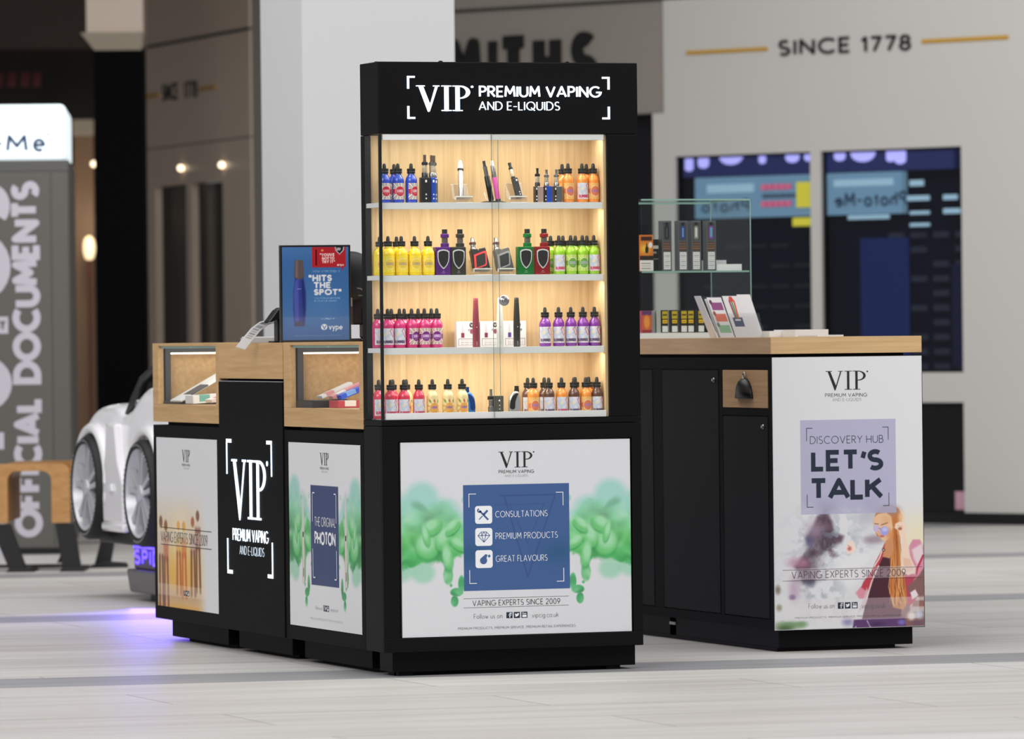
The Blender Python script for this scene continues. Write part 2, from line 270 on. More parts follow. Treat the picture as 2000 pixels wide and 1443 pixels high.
# ---------------------------------------------------------------- printed pictures (colour grids)
def sstep(x, a, b):
    t = np.clip((x-a)/(b-a), 0, 1); return t*t*(3-2*t)
def noise2(X, Y, seed, octs=4):
    r = np.random.RandomState(seed); T = r.rand(64, 64); out = 0; amp = 1; tot = 0
    for o in range(octs):
        x = X*2**o; y = Y*2**o; xi = np.floor(x).astype(int); yi = np.floor(y).astype(int); fx = x-xi; fy = y-yi; fx = fx*fx*(3-2*fx); fy = fy*fy*(3-2*fy)
        g_ = lambda a, b: T[(yi+b+o*17) % 64, (xi+a+o*11) % 64]
        out = out+amp*((g_(0,0)*(1-fx)+g_(1,0)*fx)*(1-fy)+(g_(0,1)*(1-fx)+g_(1,1)*fx)*fy); tot += amp; amp *= .5
    return out/tot
class Paint:                                     # a picture on a grid; x to the right, y up, any units
    def __init__(s, x0, x1, y0, y1, nx, ny, bg):
        s.b = (x0, x1, y0, y1); s.X, s.Y = np.meshgrid(np.linspace(x0, x1, nx), np.linspace(y0, y1, ny)); s.C = np.ones((ny, nx, 3))*np.array(bg, float)
    def mix(s, m, col): m = np.clip(m, 0, 1)[..., None]; s.C = s.C*(1-m)+m*(np.array(col, float) if not isinstance(col, np.ndarray) or col.ndim == 1 else col); return s
    def ell(s, cx, cy, rx, ry, col, soft=.2, al=1., rot=0.):
        c, n = math.cos(rot), math.sin(rot); dx, dy = s.X-cx, s.Y-cy; d = np.hypot((dx*c+dy*n)/rx, (-dx*n+dy*c)/ry); return s.mix(al*(1-sstep(d, 1-soft, 1+soft)), col)
    def rect(s, x0, x1, y0, y1, col, al=1.): return s.mix(al*((s.X >= x0) & (s.X <= x1) & (s.Y >= y0) & (s.Y <= y1)), col)
    def sd(s, poly):
        inside = np.zeros(s.X.shape, bool); dm = np.full(s.X.shape, 1e9); n = len(poly)
        for i in range(n):
            (x0, y0), (x1, y1) = poly[i], poly[(i+1) % n]; c = ((y0 > s.Y) != (y1 > s.Y)) & (s.X < (x1-x0)*(s.Y-y0)/((y1-y0) or 1e-9)+x0); inside ^= c
            dx, dy = x1-x0, y1-y0; t = np.clip(((s.X-x0)*dx+(s.Y-y0)*dy)/(dx*dx+dy*dy+1e-12), 0, 1); dm = np.minimum(dm, np.hypot(s.X-x0-t*dx, s.Y-y0-t*dy))
        return np.where(inside, -dm, dm)
    def poly(s, poly, col, soft=.5, al=1.): return s.mix(al*(1-sstep(s.sd(poly), -soft, soft)), col)
    def line(s, pts, hw, col, soft=.5, al=1.):
        dm = np.full(s.X.shape, 1e9)
        for (x0, y0), (x1, y1) in zip(pts[:-1], pts[1:]):
            dx, dy = x1-x0, y1-y0; t = np.clip(((s.X-x0)*dx+(s.Y-y0)*dy)/(dx*dx+dy*dy+1e-12), 0, 1); dm = np.minimum(dm, np.hypot(s.X-x0-t*dx, s.Y-y0-t*dy))
        return s.mix(al*(1-sstep(dm, hw-soft, hw+soft)), col)
    def text(s, t, x0, x1, y0, y1, col, wgt=.16, soft=.3, al=1.):
        st, hw = text_strokes(t, x0, x1, y0, y1, wgt)
        for p in st:
            if not isinstance(p[0], str): s.line(p, hw, col, soft, al)
        return s
    def mesh(s, name, m, fn, parent=None, off=None):   # fn(u,v) -> xyz on the thing
        ny, nx = s.X.shape; U, V = np.meshgrid(np.linspace(0, 1, nx), np.linspace(0, 1, ny)); P = fn(U.ravel(), V.ravel())
        if off is not None: P = P-np.array(off)
        i = np.arange(nx*ny).reshape(ny, nx); F = np.stack([i[:-1, :-1], i[:-1, 1:], i[1:, 1:], i[1:, :-1]], -1).reshape(-1, 4)
        me = bpy.data.meshes.new(name); me.vertices.add(len(P)); me.vertices.foreach_set('co', P.ravel()); me.loops.add(F.size); me.loops.foreach_set('vertex_index', F.ravel())
        me.polygons.add(len(F)); me.polygons.foreach_set('loop_start', np.arange(0, F.size, 4)); me.polygons.foreach_set('loop_total', np.full(len(F), 4)); me.update(calc_edges=True)
        a = me.color_attributes.new('Col', 'FLOAT_COLOR', 'POINT'); c = np.c_[lin(np.clip(s.C.reshape(-1, 3), 0, 255)), np.ones(len(P))]; a.data.foreach_set('color', c.ravel().astype(np.float32))
        me.polygons.foreach_set('use_smooth', [True]*len(F)); me.materials.append(m); me.validate(); o = bpy.data.objects.new(name, me); sc.collection.objects.link(o)
        if parent: o.parent = parent
        return o
def on_frame(fr, h0, h1, z0, z1, n=.0004):
    def f(u, v):
        p = fr(h0+u*(h1-h0), z0+v*(z1-z0), n+u*0); return np.stack([np.broadcast_to(np.asarray(q, float), u.shape) for q in p], -1)
    return f
# ---------------------------------------------------------------- materials
BLK = mat('black_laminate', (9, 9, 10), .5, spec=.14); BLK2 = mat('black_panel', (15, 14, 14), .55, spec=.07); GAP = mat('shadow_gap_black', (9, 9, 9), .7, spec=.2)
OAK = wood('oak_vertical', (196, 164, 122), (226, 198, 156), 2, 1., .5); OAKX = wood('oak_along_x', (196, 158, 110), (222, 188, 140), 0); OAKY = wood('oak_along_y', (186, 146, 98), (212, 176, 128), 1)
WHT = mat('white_board', (232, 233, 236), .4); SHELF = mat('shelf_grey', (222, 222, 222), .4); CHR = mat('chrome', (215, 215, 215), .16, metal=1.)
LED = mat('sign_light', (225, 240, 255), .5, emit=1.5); LEDW = mat('led_strip', (255, 244, 225), .5, emit=2.5); PRN = vcol('printed_picture', .42)
INK = mat('print_black', (28, 28, 30), .5); GRY = mat('print_grey', (150, 152, 156), .5); NAVY = mat('print_navy', (24, 40, 60), .5); WPR = mat('print_white', (238, 240, 244), .5)
BLU = mat('print_blue', (64, 94, 146), .45); DNV = mat('print_dark_blue', (52, 66, 112), .45); LAV = mat('print_lavender', (178, 176, 206), .45)
GLS = glass('door_glass', (252, 253, 252), .55); GED = mat('glass_edge', (142, 178, 168), .15, spec=.6); ACR = glass('clear_acrylic', (250, 250, 250), 1.6, .03, .05); ACE = mat('acrylic_edge', (240, 238, 232), .2, spec=.7)
# ---------------------------------------------------------------- floor
def floor_mat():
    m = bpy.data.materials.new('stone_tiles'); m.use_nodes = True; t = m.node_tree; b = t.nodes['Principled BSDF']; N = t.nodes.new; L = t.links.new
    tc = N('ShaderNodeTexCoord'); sx = N('ShaderNodeSeparateXYZ'); L(tc.outputs['Object'], sx.inputs[0])
    def mth(op, a, bb=None, c=None):
        k = N('ShaderNodeMath'); k.operation = op
        for i, v in enumerate((a, bb, c)):
            if v is None: continue
            if isinstance(v, (int, float)): k.inputs[i].default_value = v
            else: L(v, k.inputs[i])
        return k.outputs[0]
    yy = mth('MULTIPLY_ADD', sx.outputs[0], .10, sx.outputs[1])
    cx = N('ShaderNodeCombineXYZ'); L(sx.outputs[0], cx.inputs[0]); L(yy, cx.inputs[1])
    br = N('ShaderNodeTexBrick'); L(cx.outputs[0], br.inputs['Vector']); br.offset = .5; br.inputs['Scale'].default_value = 1.; br.inputs['Mortar Size'].default_value = .0035
    br.inputs['Brick Width'].default_value = 2.0; br.inputs['Row Height'].default_value = .525; br.inputs['Mortar Smooth'].default_value = .3; br.inputs['Bias'].default_value = 0
    br.inputs['Color1'].default_value = (*lin((213, 211, 209)), 1); br.inputs['Color2'].default_value = (*lin((201, 197, 194)), 1); br.inputs['Mortar'].default_value = (*lin((150, 146, 142)), 1)
    md = mth('FLOORED_MODULO', mth('ADD', yy, .03), 4.2); band = mth('MULTIPLY', mth('LESS_THAN', md, .5), mth('GREATER_THAN', md, .0))
    mp = N('ShaderNodeMapping'); mp.inputs['Scale'].default_value = (.5, 5, 1); L(cx.outputs[0], mp.inputs['Vector'])
    ns = N('ShaderNodeTexNoise'); ns.inputs['Scale'].default_value = 1.6; ns.inputs['Detail'].default_value = 6; L(mp.outputs[0], ns.inputs['Vector'])
    mx = N('ShaderNodeMix'); mx.data_type = 'RGBA'; L(band, mx.inputs['Factor']); L(br.outputs['Color'], mx.inputs['A']); mx.inputs['B'].default_value = (*lin((160, 160, 163)), 1)
    hs = N('ShaderNodeMix'); hs.data_type = 'RGBA'; hs.blend_type = 'MULTIPLY'; hs.inputs['Factor'].default_value = .5; L(mx.outputs['Result'], hs.inputs['A'])
    cr = N('ShaderNodeValToRGB'); cr.color_ramp.elements[0].position = .3; cr.color_ramp.elements[1].position = .65; cr.color_ramp.elements[0].color = (.66, .64, .63, 1); cr.color_ramp.elements[1].color = (1, 1, 1, 1)
    L(ns.outputs['Fac'], cr.inputs[0]); L(cr.outputs[0], hs.inputs['B']); L(hs.outputs['Result'], b.inputs['Base Color'])
    b.inputs['Roughness'].default_value = .5; b.inputs['Specular IOR Level'].default_value = .12
    return m
struct('floor', G().add([(-25, -25, 0), (40, -25, 0), (40, 60, 0), (-25, 60, 0)], [(0, 1, 2, 3)]), floor_mat())
# ---------------------------------------------------------------- tall display cabinet
W = .911
cab = thing('display_cabinet', 'tall black lit display cabinet with glass doors and glowing white sign header', 'display cabinet', (.45, .1, 0)); co = (.45, .1, 0)
g = G().box(0, W, 0, .19, 1.783, 2.02); obj('header', g, BLK, cab, co, .003)
g = G(); g.box(.800, W, .0, .19, .845, 1.782); g.box(.0, .022, .148, .19, .845, 1.782); g.box(.022, .800, .182, .19, .845, 1.782); obj('frame', g, BLK, cab, co, .002)
g = G().box(0, W, 0, .19, .825, .844); g.box(0, W, .0125, .19, .081, .8235); g.box(0, W, 0, .012, .081, .127); g.box(0, W, 0, .012, .773, .8225); g.box(0, .056, 0, .012, .127, .773); g.box(.877, W, 0, .012, .127, .773); body = obj('body', g, BLK, cab, co, .0015)
g = G().box(.045, .9, .05, .182, .013, .081); g.box(.07, .12, .06, .11, 0, .013); g.box(.80, .85, .06, .11, 0, .013); g.box(.07, .85, .09, .17, 0, .013); obj('plinth', g, BLK, cab, co, .001)
obj('back_panel', G().box(.022, .800, .166, .182, .845, 1.782), OAK, cab, co); obj('side_panel', G().box(.7905, .8, .012, .166, .845, 1.782), OAK, cab, co)
for z0, z1, y0 in ((1.536, 1.5575, .018), (1.297, 1.3185, .018), (1.058, 1.080, .018)): obj('shelf', G().box(.004, .79, y0+.0024, .1655, z0+.0065, z1).box(.004, .79, y0, y0+.0024, z0, z1), SHELF, cab, co, .0005)
g = G().box(.016, .79, .006, .014, .8445, .866); g.box(.016, .79, .014, .165, .8445, .8462); obj('bottom_shelf', g, SHELF, cab, co, .0005)
obj('top_rail', G().box(.015, .79, .004, .016, 1.763, 1.782), SHELF, cab, co, .0005)
for z in (1.781, 1.5425, 1.3035, 1.0645):
    obj('light_strip', G().box(.03, .78, .0206, .0216, z-.0058, z-.0004), LEDW, cab, co)
    l = bpy.data.lights.new('shelf_light', 'AREA'); l.shape = 'RECTANGLE'; l.size = .74; l.size_y = .012; l.energy = 1.65; l.color = (1, .92, .77); o = bpy.data.objects.new('shelf_light', l); sc.collection.objects.link(o)
    o.location = (.405, .029, z-.0062); o.rotation_euler = (math.radians(16), 0, 0)
g = G().box(.0, .0065, .001, .147, .8455, 1.781); obj('side_glass', g, GLS, cab, co)
obj('corner_post', G().box(.0, .010, -.0005, .0065, .845, 1.782), mat('corner_black', (16, 20, 22), .3), cab, co)
g = G(); [g.lathe([(.008, 2.0195), (.008, 2.023), (.005, 2.026), (.001, 2.0265)], 14, (x_, y_, 0)) for x_, y_ in ((.035, .12), (.235, .05), (.68, .05))]; obj('top_bolts', g, BLK, cab, co, smooth='auto')
dl = obj('glass_door', G().box(.012, .418, .0075, .0105, .8465, 1.781), GLS, cab, co); dr = obj('glass_door', G().box(.393, .800, .0005, .0035, .8465, 1.781), GLS, cab, co)
GE2 = mat('door_glass_edge', (104, 112, 106), .2, spec=.5); obj('glass_edge', G().box(.4177, .4185, .0073, .0107, .8465, 1.781), GE2, dl); obj('glass_edge', G().box(.3923, .3932, .0003, .0037, .8465, 1.781), GE2, dr)
for o in (dl, dr):
    for c in o.children:
        c.data.transform(Matrix.Translation((-co[0], -co[1], 0)))
g = G().lathe([(.0175, .0), (.0180, .003), (.0168, .006), (.010, .010), (.0095, .018), (.0075, .0195), (.0045, .0192)], 24, (.430, .0005, 1.233), axis='y'); obj('lock', g, mat('lock_chrome', (170, 170, 172), .22, metal=1.), dr, co, smooth='auto')
F0 = fr_front(0.)
g = G(); vip(g, F0, .131, .320, 1.858, 1.942, .0005, .006, .007); obj('logo_lettering', g, LED, cab, co); g = G(); text(g, 'PREMIUM VAPING', F0, .350, .780, 1.904, 1.942, .14, .0005, .006, gap=.14); obj('sign_lettering', g, LED, cab, co); g = G(); text(g, 'AND E-LIQUIDS', F0, .349, .633, 1.861, 1.890, .085, .0005, .006); obj('sign_lettering', g, LED, cab, co); g = G()
corner_marks('corner_mark', LED, cab, co, F0, .100, .810, 1.832, 1.973, .026, .042, .0062, .0005, .006)
def logo(fr, h, zt, wd, parent, off, m1=INK, m2=GRY):
    s = wd/.123; g = G(); g.k = 0; vip(g, fr, h-wd/2, h+wd/2-.004*s, zt-.052*s, zt); text(g, 'PREMIUM VAPING', fr, h-wd/2, h+wd/2, zt-.071*s, zt-.060*s, .11); g.k = 1
    text(g, 'AND E-LIQUIDS', fr, h-.041*s, h+.041*s, zt-.083*s, zt-.0755*s, .09); return obj('logo_lettering', g, [m1, m2], parent, off)
def ink_cloud(p, cx, cy, sx, sy, seed, flip=1):          # billowing ink: warped noise shaded like folds of paint in water
    x = flip*(p.X-cx)/sx; y = (p.Y-cy)/sy; N = lambda k, s_, o=3: noise2(x*k+9.3, y*k+9.3, seed+s_, o)
    wx = x+.55*(N(1.3, 1)-.5); wy = y+.55*(N(1.3, 2)-.5); M_ = lambda k, s_, o=3: noise2(wx*k+9.3, wy*k+9.3, seed+s_, o)
    top = .62+.22*np.exp(-((x+.15)/.35)**2)-.45*sstep(x, .3, 1.05); bot = -.62+.32*sstep(x, .15, .75); e = np.minimum((top-y), (y-bot))+.62*(M_(2.4, 3, 4)-.5)
    e = np.where(x > 1.12, e-(x-1.12)*6, e); drops = np.zeros_like(x)
    for dx, dy, ra, rb in ((.55, -1.06, .17, .1), (.66, -.9, .09, .2), (.5, -1.24, .1, .13), (.36, -.72, .13, .22), (.72, .78, .05, .07), (.86, -.52, .09, .05), (.42, -.92, .04, .04), (.25, .72, .09, .06)): drops = np.maximum(drops, 1-np.hypot((x-dx)/ra, (y-dy)/rb))
    m = np.maximum(sstep(e, -.02, .14), sstep(drops, 0, .3)*.85); H = .75*M_(2.3, 4, 1)+.35*M_(4.6, 5, 1)
    gy, gx = np.gradient(H); gy = gy/(p.Y[1, 0]-p.Y[0, 0])*sy; gx = gx/(p.X[0, 1]-p.X[0, 0])*sx; sh = np.clip(-.30*gy, -1, 1)
    t = np.clip(.52+.55*y+.35*(M_(2., 7)-.5), 0, 1)[..., None]; c0, c1, c2 = np.array((52, 158, 88.)), np.array((112, 200, 118.)), np.array((150, 206, 194.)); col = np.where(t < .5, c0+(c1-c0)*2*t, c1+(c2-c1)*(2*t-1))
    lo = sstep(.62-H, .0, .42)*np.exp(-((y+.08)/.42)**2)*(.45+.55*sstep(-x, -.2, .8)); col = col*(1-.62*lo[..., None])+np.array((26, 74, 54.))*(.62*lo[..., None]); hi = np.clip(sh, 0, 1)[..., None]; col = col*(1-.75*hi)+np.array((206, 234, 206.))*.75*hi; col = col*(1-.22*np.clip(-sh, 0, 1)[..., None])
    for dx, dy, ra, rb, al in ((-.22, .84, .36, .30, .8), (-.78, .62, .34, .3, .75), (.28, .56, .36, .26, .7), (-.55, .42, .4, .3, .8), (.62, .30, .3, .24, .6), (-.8, -.62, .4, .22, .6), (-.2, -.66, .26, .2, .6)): p.ell(cx+flip*dx*sx, cy+dy*sy, ra*sx, rb*sy, (148, 206, 192) if dy > 0 else (128, 200, 160), .35, al)
    p.mix(m*(.80+.2*sstep(.6-y, 0, .6)), np.clip(col, 0, 255))
    for dx, dy, ra, rb, rot in ((-.1, -.13, .26, .26, .3), (.28, .02, .17, .26, -.4), (.02, .24, .22, .14, .5), (.48, .22, .2, .09, .7), (.36, -.36, .12, .26, .1), (-.12, .08, .08, .2, .2), (.62, -.12, .22, .1, -.5)):
        p.ell(cx+flip*dx*sx, cy+dy*sy-.035*sy, ra*sx*1.04, rb*sy*1.04, (44, 140, 78), .22, .55, rot*flip); p.ell(cx+flip*dx*sx, cy+dy*sy, ra*sx, rb*sy, (116, 200, 122), .18, .8, rot*flip); p.ell(cx+flip*(dx-.03)*sx, cy+(dy+.06)*sy, ra*sx*.74, rb*sy*.7, (172, 222, 184), .6, .8, rot*flip)
# front poster
p = Paint(0, .807, 0, .641, 403, 320, (215, 216, 220)); ink_cloud(p, .105, .32, .155, .165, 3); ink_cloud(p, .807-.105, .32, .155, .165, 3, -1)
p.rect(.216, .589, .147, .498, (64, 94, 146)); Xq = np.exp(-((p.Y-.27)/.035)**2)*(np.exp(-((p.X-.25)/.05)**2)+np.exp(-((p.X-.55)/.06)**2)); p.mix(.55*Xq*((p.X > .216) & (p.X < .589)), (34, 84, 116))
p.line([(.36, .46), (.44, .19), (.54, .46), (.345, .46)], .0022, (50, 76, 124), .001, .7); p.line([(.33, .43), (.5, .43), (.44, .30), (.38, .43)], .0015, (50, 76, 124), .001, .6)
obj('poster_board', G().box(.0655, .8715, .0052, .0118, .1285, .7695), WHT, body, co)
pr1 = p.mesh('poster', PRN, on_frame(fr_front(.005), .0655, .8715, .1285, .7695), body, co); pr1['label'] = 'white poster with green ink clouds and blue square'
FP = fr_front(.0046); logo(FP, .4685, .7335, .124, body, co)
corner_marks('corner_mark', WPR, body, co, FP, .300, .633, .300, .597, .026, .045, .0022)
for s_, b_, z_ in (('CONSULTATIONS', .577, .517), ('PREMIUM PRODUCTS', .612, .445), ('GREAT FLAVOURS', .575, .370)): obj('list_lettering', text(G(), s_, FP, .393, b_, z_, z_+.021, .075), WPR, body, co)
g = G(); g.k = 0
def rrect(g, fr, h0, h1, z0, z1, r, n):
    P = []
    for cx, cz, a in ((h1-r, z1-r, 0), (h0+r, z1-r, 90), (h0+r, z0+r, 180), (h1-r, z0+r, 270)): P += A(cx, cz, r, r, a, a+90, 5)
    g.flat(P, fr, n)
for z0 in (.497, .424, .351): rrect(g, FP, .322, .382, z0, z0+.059, .009, .0006)
g.k = 1
def seg(g, a, b, hw, n=.0010): x, y = ribbon([a, b], hw); g.strip(x, y, FP, n)
seg(g, (.337, .541), (.368, .510), .003); seg(g, (.366, .541), (.352, .527), .0036); seg(g, (.348, .523), (.336, .511), .0016); x, y = ribbon(A(.337, .541, .0055, .0055, 100, 350, 10), .0022); g.strip(x, y, FP, .001)
for a, b in (((.331,.458),(.343,.470)),((.343,.470),(.361,.470)),((.361,.470),(.373,.458)),((.331,.458),(.373,.458)),((.331,.458),(.352,.436)),((.373,.458),(.352,.436)),((.345,.458),(.352,.436)),((.359,.458),(.352,.436)),((.343,.470),(.345,.458)),((.361,.470),(.359,.458)),((.345,.458),(.352,.470)),((.352,.470),(.359,.458))): seg(g, a, b, .0010)
g.flat(A(.350, .376, .0125, .0125, 150, 395, 16)+[(.3645, .394), (.358, .397)], FP, .001); g.flat(A(.370, .390, .0045, .005, 0, 345, 10), FP, .001)
obj('list_icons', g, [WPR, BLU], body, co)
g = G(); text(g, 'VAPING EXPERTS SINCE 2009', FP, .310, .618, .226, .245, .085); obj('slogan_lettering', g, INK, body, co); g = G(); g.k = 0; rect(g, FP, .279, .649, .2505, .2515); rect(g, FP, .279, .649, .2205, .2215)
g.k = 1; text(g, 'Follow us on', FP, .314, .414, .184, .200, .07); text(g, 'vipcig.co.uk', FP, .518, .612, .183, .199, .07); icons(g, FP, .428, .502, .183, .203, 2, 3); g.k = 1
text(g, 'PREMIUM PRODUCTS, PREMIUM SERVICE, PREMIUM RETAIL EXPERIENCES', FP, .258, .671, .149, .157, .1); obj('footer_lettering', g, [INK, mat('print_mid_grey', (96, 98, 102), .5), NAVY, WPR], body, co)
# ---------------------------------------------------------------- side counter: two display units and the sign pod between them
def poster_side(par, off, y0, y1, z0, z1, paint, x=0.0012):
    S = fr_side(x); b = obj('poster_board', G().box(x-.0004, x+.004, y0, y1, z0, z1), WHT, par, off); q = paint.mesh('poster', PRN, on_frame(S, -y1, -y0, z0, z1, .0008), par, off); return S
def display_unit(y0, y1, label, seed):
    yc = (y0+y1)/2; off = (.25, yc, 0); t = thing('counter_unit', label, 'counter unit', off, group='display units of the side counter')
    g = G(); g.box(.004, .5, y0+.002, y1-.002, .081, .800); g.box(0, .006, y0+.002, y1-.002, .081, .130); g.box(0, .006, y0+.002, y1-.002, .758, .800); g.box(0, .006, y0+.002, y0+.04, .13, .758); g.box(0, .006, y1-.04, y1-.002, .13, .758); b = obj('body', g, BLK2, t, off, .0015)
    g = G().box(.05, .46, y0+.085, y1-.055, .014, .081); g.box(.09, .42, y0+.1, y1-.14, 0, .014); obj('plinth', g, BLK2, t, off, .001)
    obj('recess', G().box(.03, .48, y0+.01, y1-.10, .800, .812), GAP, t, off)
    g = G(); g.box(0, .5, y0+.003, y1-.003, .812, .877); g.box(0, .022, y1-.075, y1-.003, .877, 1.102); g.box(.022, .5, y1-.055, y1-.003, .877, 1.102); g.box(0, .5, y0+.003, y0+.043, .877, 1.102); g.box(.482, .5, y0+.043, y1-.055, .877, 1.102); g.box(0, .015, y0+.043, y1-.075, 1.092, 1.102)
    cs = obj('display_case', g, OAKY, t, off, .0012)
    obj('front_glass', G().box(.004, .008, y0+.043, y1-.075, .877, 1.092), GLS, cs); obj('top_glass', G().box(.015, .482, y0+.043, y1-.055, 1.094, 1.1), GLS, cs); obj('glass_edge', G().box(.009, .0125, y0+.043, y1-.0755, 1.083, 1.091), GED, cs)
    g = G(); ye = y1-.056; g.box(.026, .046, ye-.03, ye, .879, 1.085); g.box(.046, .30, ye-.03, ye, 1.067, 1.085); obj('light_frame', g, mat('dark_metal', (58, 58, 62), .4), cs)
    obj('light_strip', G().box(.046, .30, ye-.029, ye-.018, 1.061, 1.0668), LEDW, cs)
    for c in cs.children: c.data.transform(Matrix.Translation((-off[0], -off[1], 0)))
    l = bpy.data.lights.new('case_light', 'AREA'); l.shape = 'RECTANGLE'; l.size = .4; l.size_y = .5; l.energy = 1.15; l.color = (1, .9, .75); o = bpy.data.objects.new('case_light', l); sc.collection.objects.link(o); o.location = (.2, yc-.05, 1.085); o.rotation_euler = (math.radians(25), 0, 0)
    return t, b, off
ua, ba, oa = display_unit(.1905, 1.068, 'black counter unit with oak showcase and green cloud poster beside the tall cabinet', 4)
uc, bc, oc_ = display_unit(1.832, 2.688, 'black counter unit with oak showcase and sunset people poster, far from the tall cabinet', 5)
p = Paint(0, .79, 0, .63, 264, 210, (226, 226, 229))
ink_cloud(p, .10, .31, .17, .18, 11); ink_cloud(p, .69, .31, .17, .18, 11, -1); p.rect(.243, .546, .147, .487, (56, 70, 116))
p.ell(.34, .23, .04, .05, (40, 66, 100), .8, .5); p.ell(.47, .23, .04, .05, (40, 66, 100), .8, .5)
for cx in (.155, .62):
    p.rect(cx-.012, cx+.012, .15, .33, (206, 190, 182)); p.rect(cx-.004, cx+.004, .15, .33, (230, 222, 218)); p.poly([(cx-.012, .33), (cx+.012, .33), (cx+.006, .47), (cx-.006, .47)], (214, 208, 206), .002); p.rect(cx-.006, cx+.006, .305, .325, (60, 50, 48)); p.rect(cx-.003, cx+.003, .17, .20, (90, 70, 64))
S = poster_side(ba, oa, .224, 1.02, .130, .759, p); S = fr_side(.0002)
logo(S, -.617, .727, .098, ba, oa)
g = G(); text(g, 'THE ORIGINAL', S, -.732, -.500, .477, .509, .085); text(g, 'PHOTON', S, -.734, -.503, .414, .460, .2, gap=.1); brackets(g, S, -.757, -.492, .300, .592, .026, .1, .004, wv=.004); obj('title_lettering', g, WPR, ba, oa)
g = G(); g.k = 0; text(g, 'Follow us on', S, -.735, -.66, .194, .206, .08); text(g, 'vipcig.co.uk', S, -.57, -.487, .194, .206, .08); icons(g, S, -.645, -.585, .191, .211, 1, 2); g.k = 0; text(g, 'PREMIUM PRODUCTS, PREMIUM SERVICE', S, -.79, -.43, .158, .165, .09); obj('footer_lettering', g, [GRY, NAVY, WPR], ba, oa)
p = Paint(0, .79, 0, .63, 264, 210, (226, 226, 229))
fall = (1-sstep(p.X, .50, .66))*(1-sstep(p.Y, .26, .47))*(.82+.5*(noise2(p.X*8, p.Y*8, 4)-.5)); p.mix(fall, (232, 206, 166)); p.mix(fall*np.exp(-((p.Y-.13)/.10)**2-((p.X-.32)/.26)**2)*1.3, (232, 178, 70)); p.mix(fall*np.exp(-((p.Y-.27)/.12)**2-((p.X-.30)/.1)**2), (250, 232, 196)); p.mix(fall*np.exp(-((p.Y-.04)/.03)**2), (206, 168, 128)); p.mix(fall*(1-sstep(p.Y, .0, .03))*.8, (222, 160, 60))
def person(x, zt, hgt, c1, c2, c3):
    p.ell(x, zt-.035*hgt/.4, .022, .026*hgt/.4, c1, .3, .85); p.poly([(x-.035, zt-.07), (x+.035, zt-.07), (x+.03, zt-.2*hgt/.4), (x-.03, zt-.2*hgt/.4)], c2, .012, .85); p.line([(x-.018, zt-.19*hgt/.4), (x-.022, zt-hgt)], .012, c3, .008, .85); p.line([(x+.018, zt-.19*hgt/.4), (x+.026, zt-hgt)], .012, c3, .008, .85)
for x, zt, hg, c1, c2, c3 in ((.055, .345, .34, (120, 76, 52), (214, 190, 168), (104, 62, 56)), (.12, .33, .32, (130, 80, 40), (196, 120, 92), (130, 70, 56)), (.285, .33, .27, (236, 170, 80), (226, 176, 84), (176, 84, 40)), (.355, .33, .28, (230, 160, 70), (218, 128, 50), (200, 96, 40)), (.47, .35, .29, (170, 90, 50), (206, 170, 150), (120, 62, 40)), (.535, .375, .3, (120, 74, 50), (140, 86, 66), (110, 62, 42))): person(x, zt, hg, c1, c2, c3)
p.mix(.35*((p.X < .66) & (p.Y > .045) & (p.Y < .085)), (240, 226, 214)); p.mix(.42*((p.X < .67) & (p.Y > .232) & (p.Y < .285)), (226, 216, 206))
S = poster_side(bc, oc_, 1.871, 2.656, .128, .754, p); S = fr_side(.0002); logo(S, -2.262, .712, .104, bc, oc_)
g = G(); g.k = 0; text(g, 'VAPING EXPERTS SINCE 2009', S, -2.60, -2.0, .368, .408, .07); rect(g, S, -2.60, -1.95, .420, .4225); rect(g, S, -2.60, -1.95, .357, .3595); icons(g, S, -2.311, -2.24, .178, .197, 1, 2); obj('footer_lettering', g, [INK, NAVY, WPR], bc, oc_)
off = (.25, 1.45, 0); pod = thing('counter_pod', 'black counter pod with glowing white letters and oak top block between the two showcases', 'counter unit', off)
g = G().box(-.004, .5, 1.070, 1.830, .081, .964); b = obj('body', g, BLK2, pod, off, .002); obj('edge_strip', G().box(-.005, .0, 1.072, 1.828, .9642, .9668), mat('pale_edge', (150, 154, 160), .3), pod, off)
g = G().box(.05, .46, 1.155, 1.785, .014, .081); g.box(.09, .42, 1.2, 1.7, 0, .014); obj('plinth', g, BLK2, pod, off, .001); obj('recess', G().box(.03, .48, 1.08, 1.82, .964, .975), GAP, pod, off)
obj('top_block', G().box(-.003, .5, 1.071, 1.829, .975, 1.101), OAKY, pod, off, .0015)
S = fr_side(-.0045); g = G(); vip(g, S, -1.674, -1.262, .480, .689, .0003, .002, .004); obj('logo_lettering', g, LED, b, off); g = G(); text(g, 'PREMIUM VAPING', S, -1.668, -1.243, .400, .444, .075, .0003, .002); obj('sign_lettering', g, LED, b, off); corner_marks('corner_mark', LED, b, off, S, -1.736, -1.194, .281, .760, .06, .125, .013, .0003, .002, wv=.010)
g = G(); text(g, 'AND E-LIQUIDS', S, -1.589, -1.296, .353, .384, .06, .0003, .001); obj('small_sign_lettering', g, mat('sign_light_dim', (225, 240, 255), .5, emit=.5), b, off)
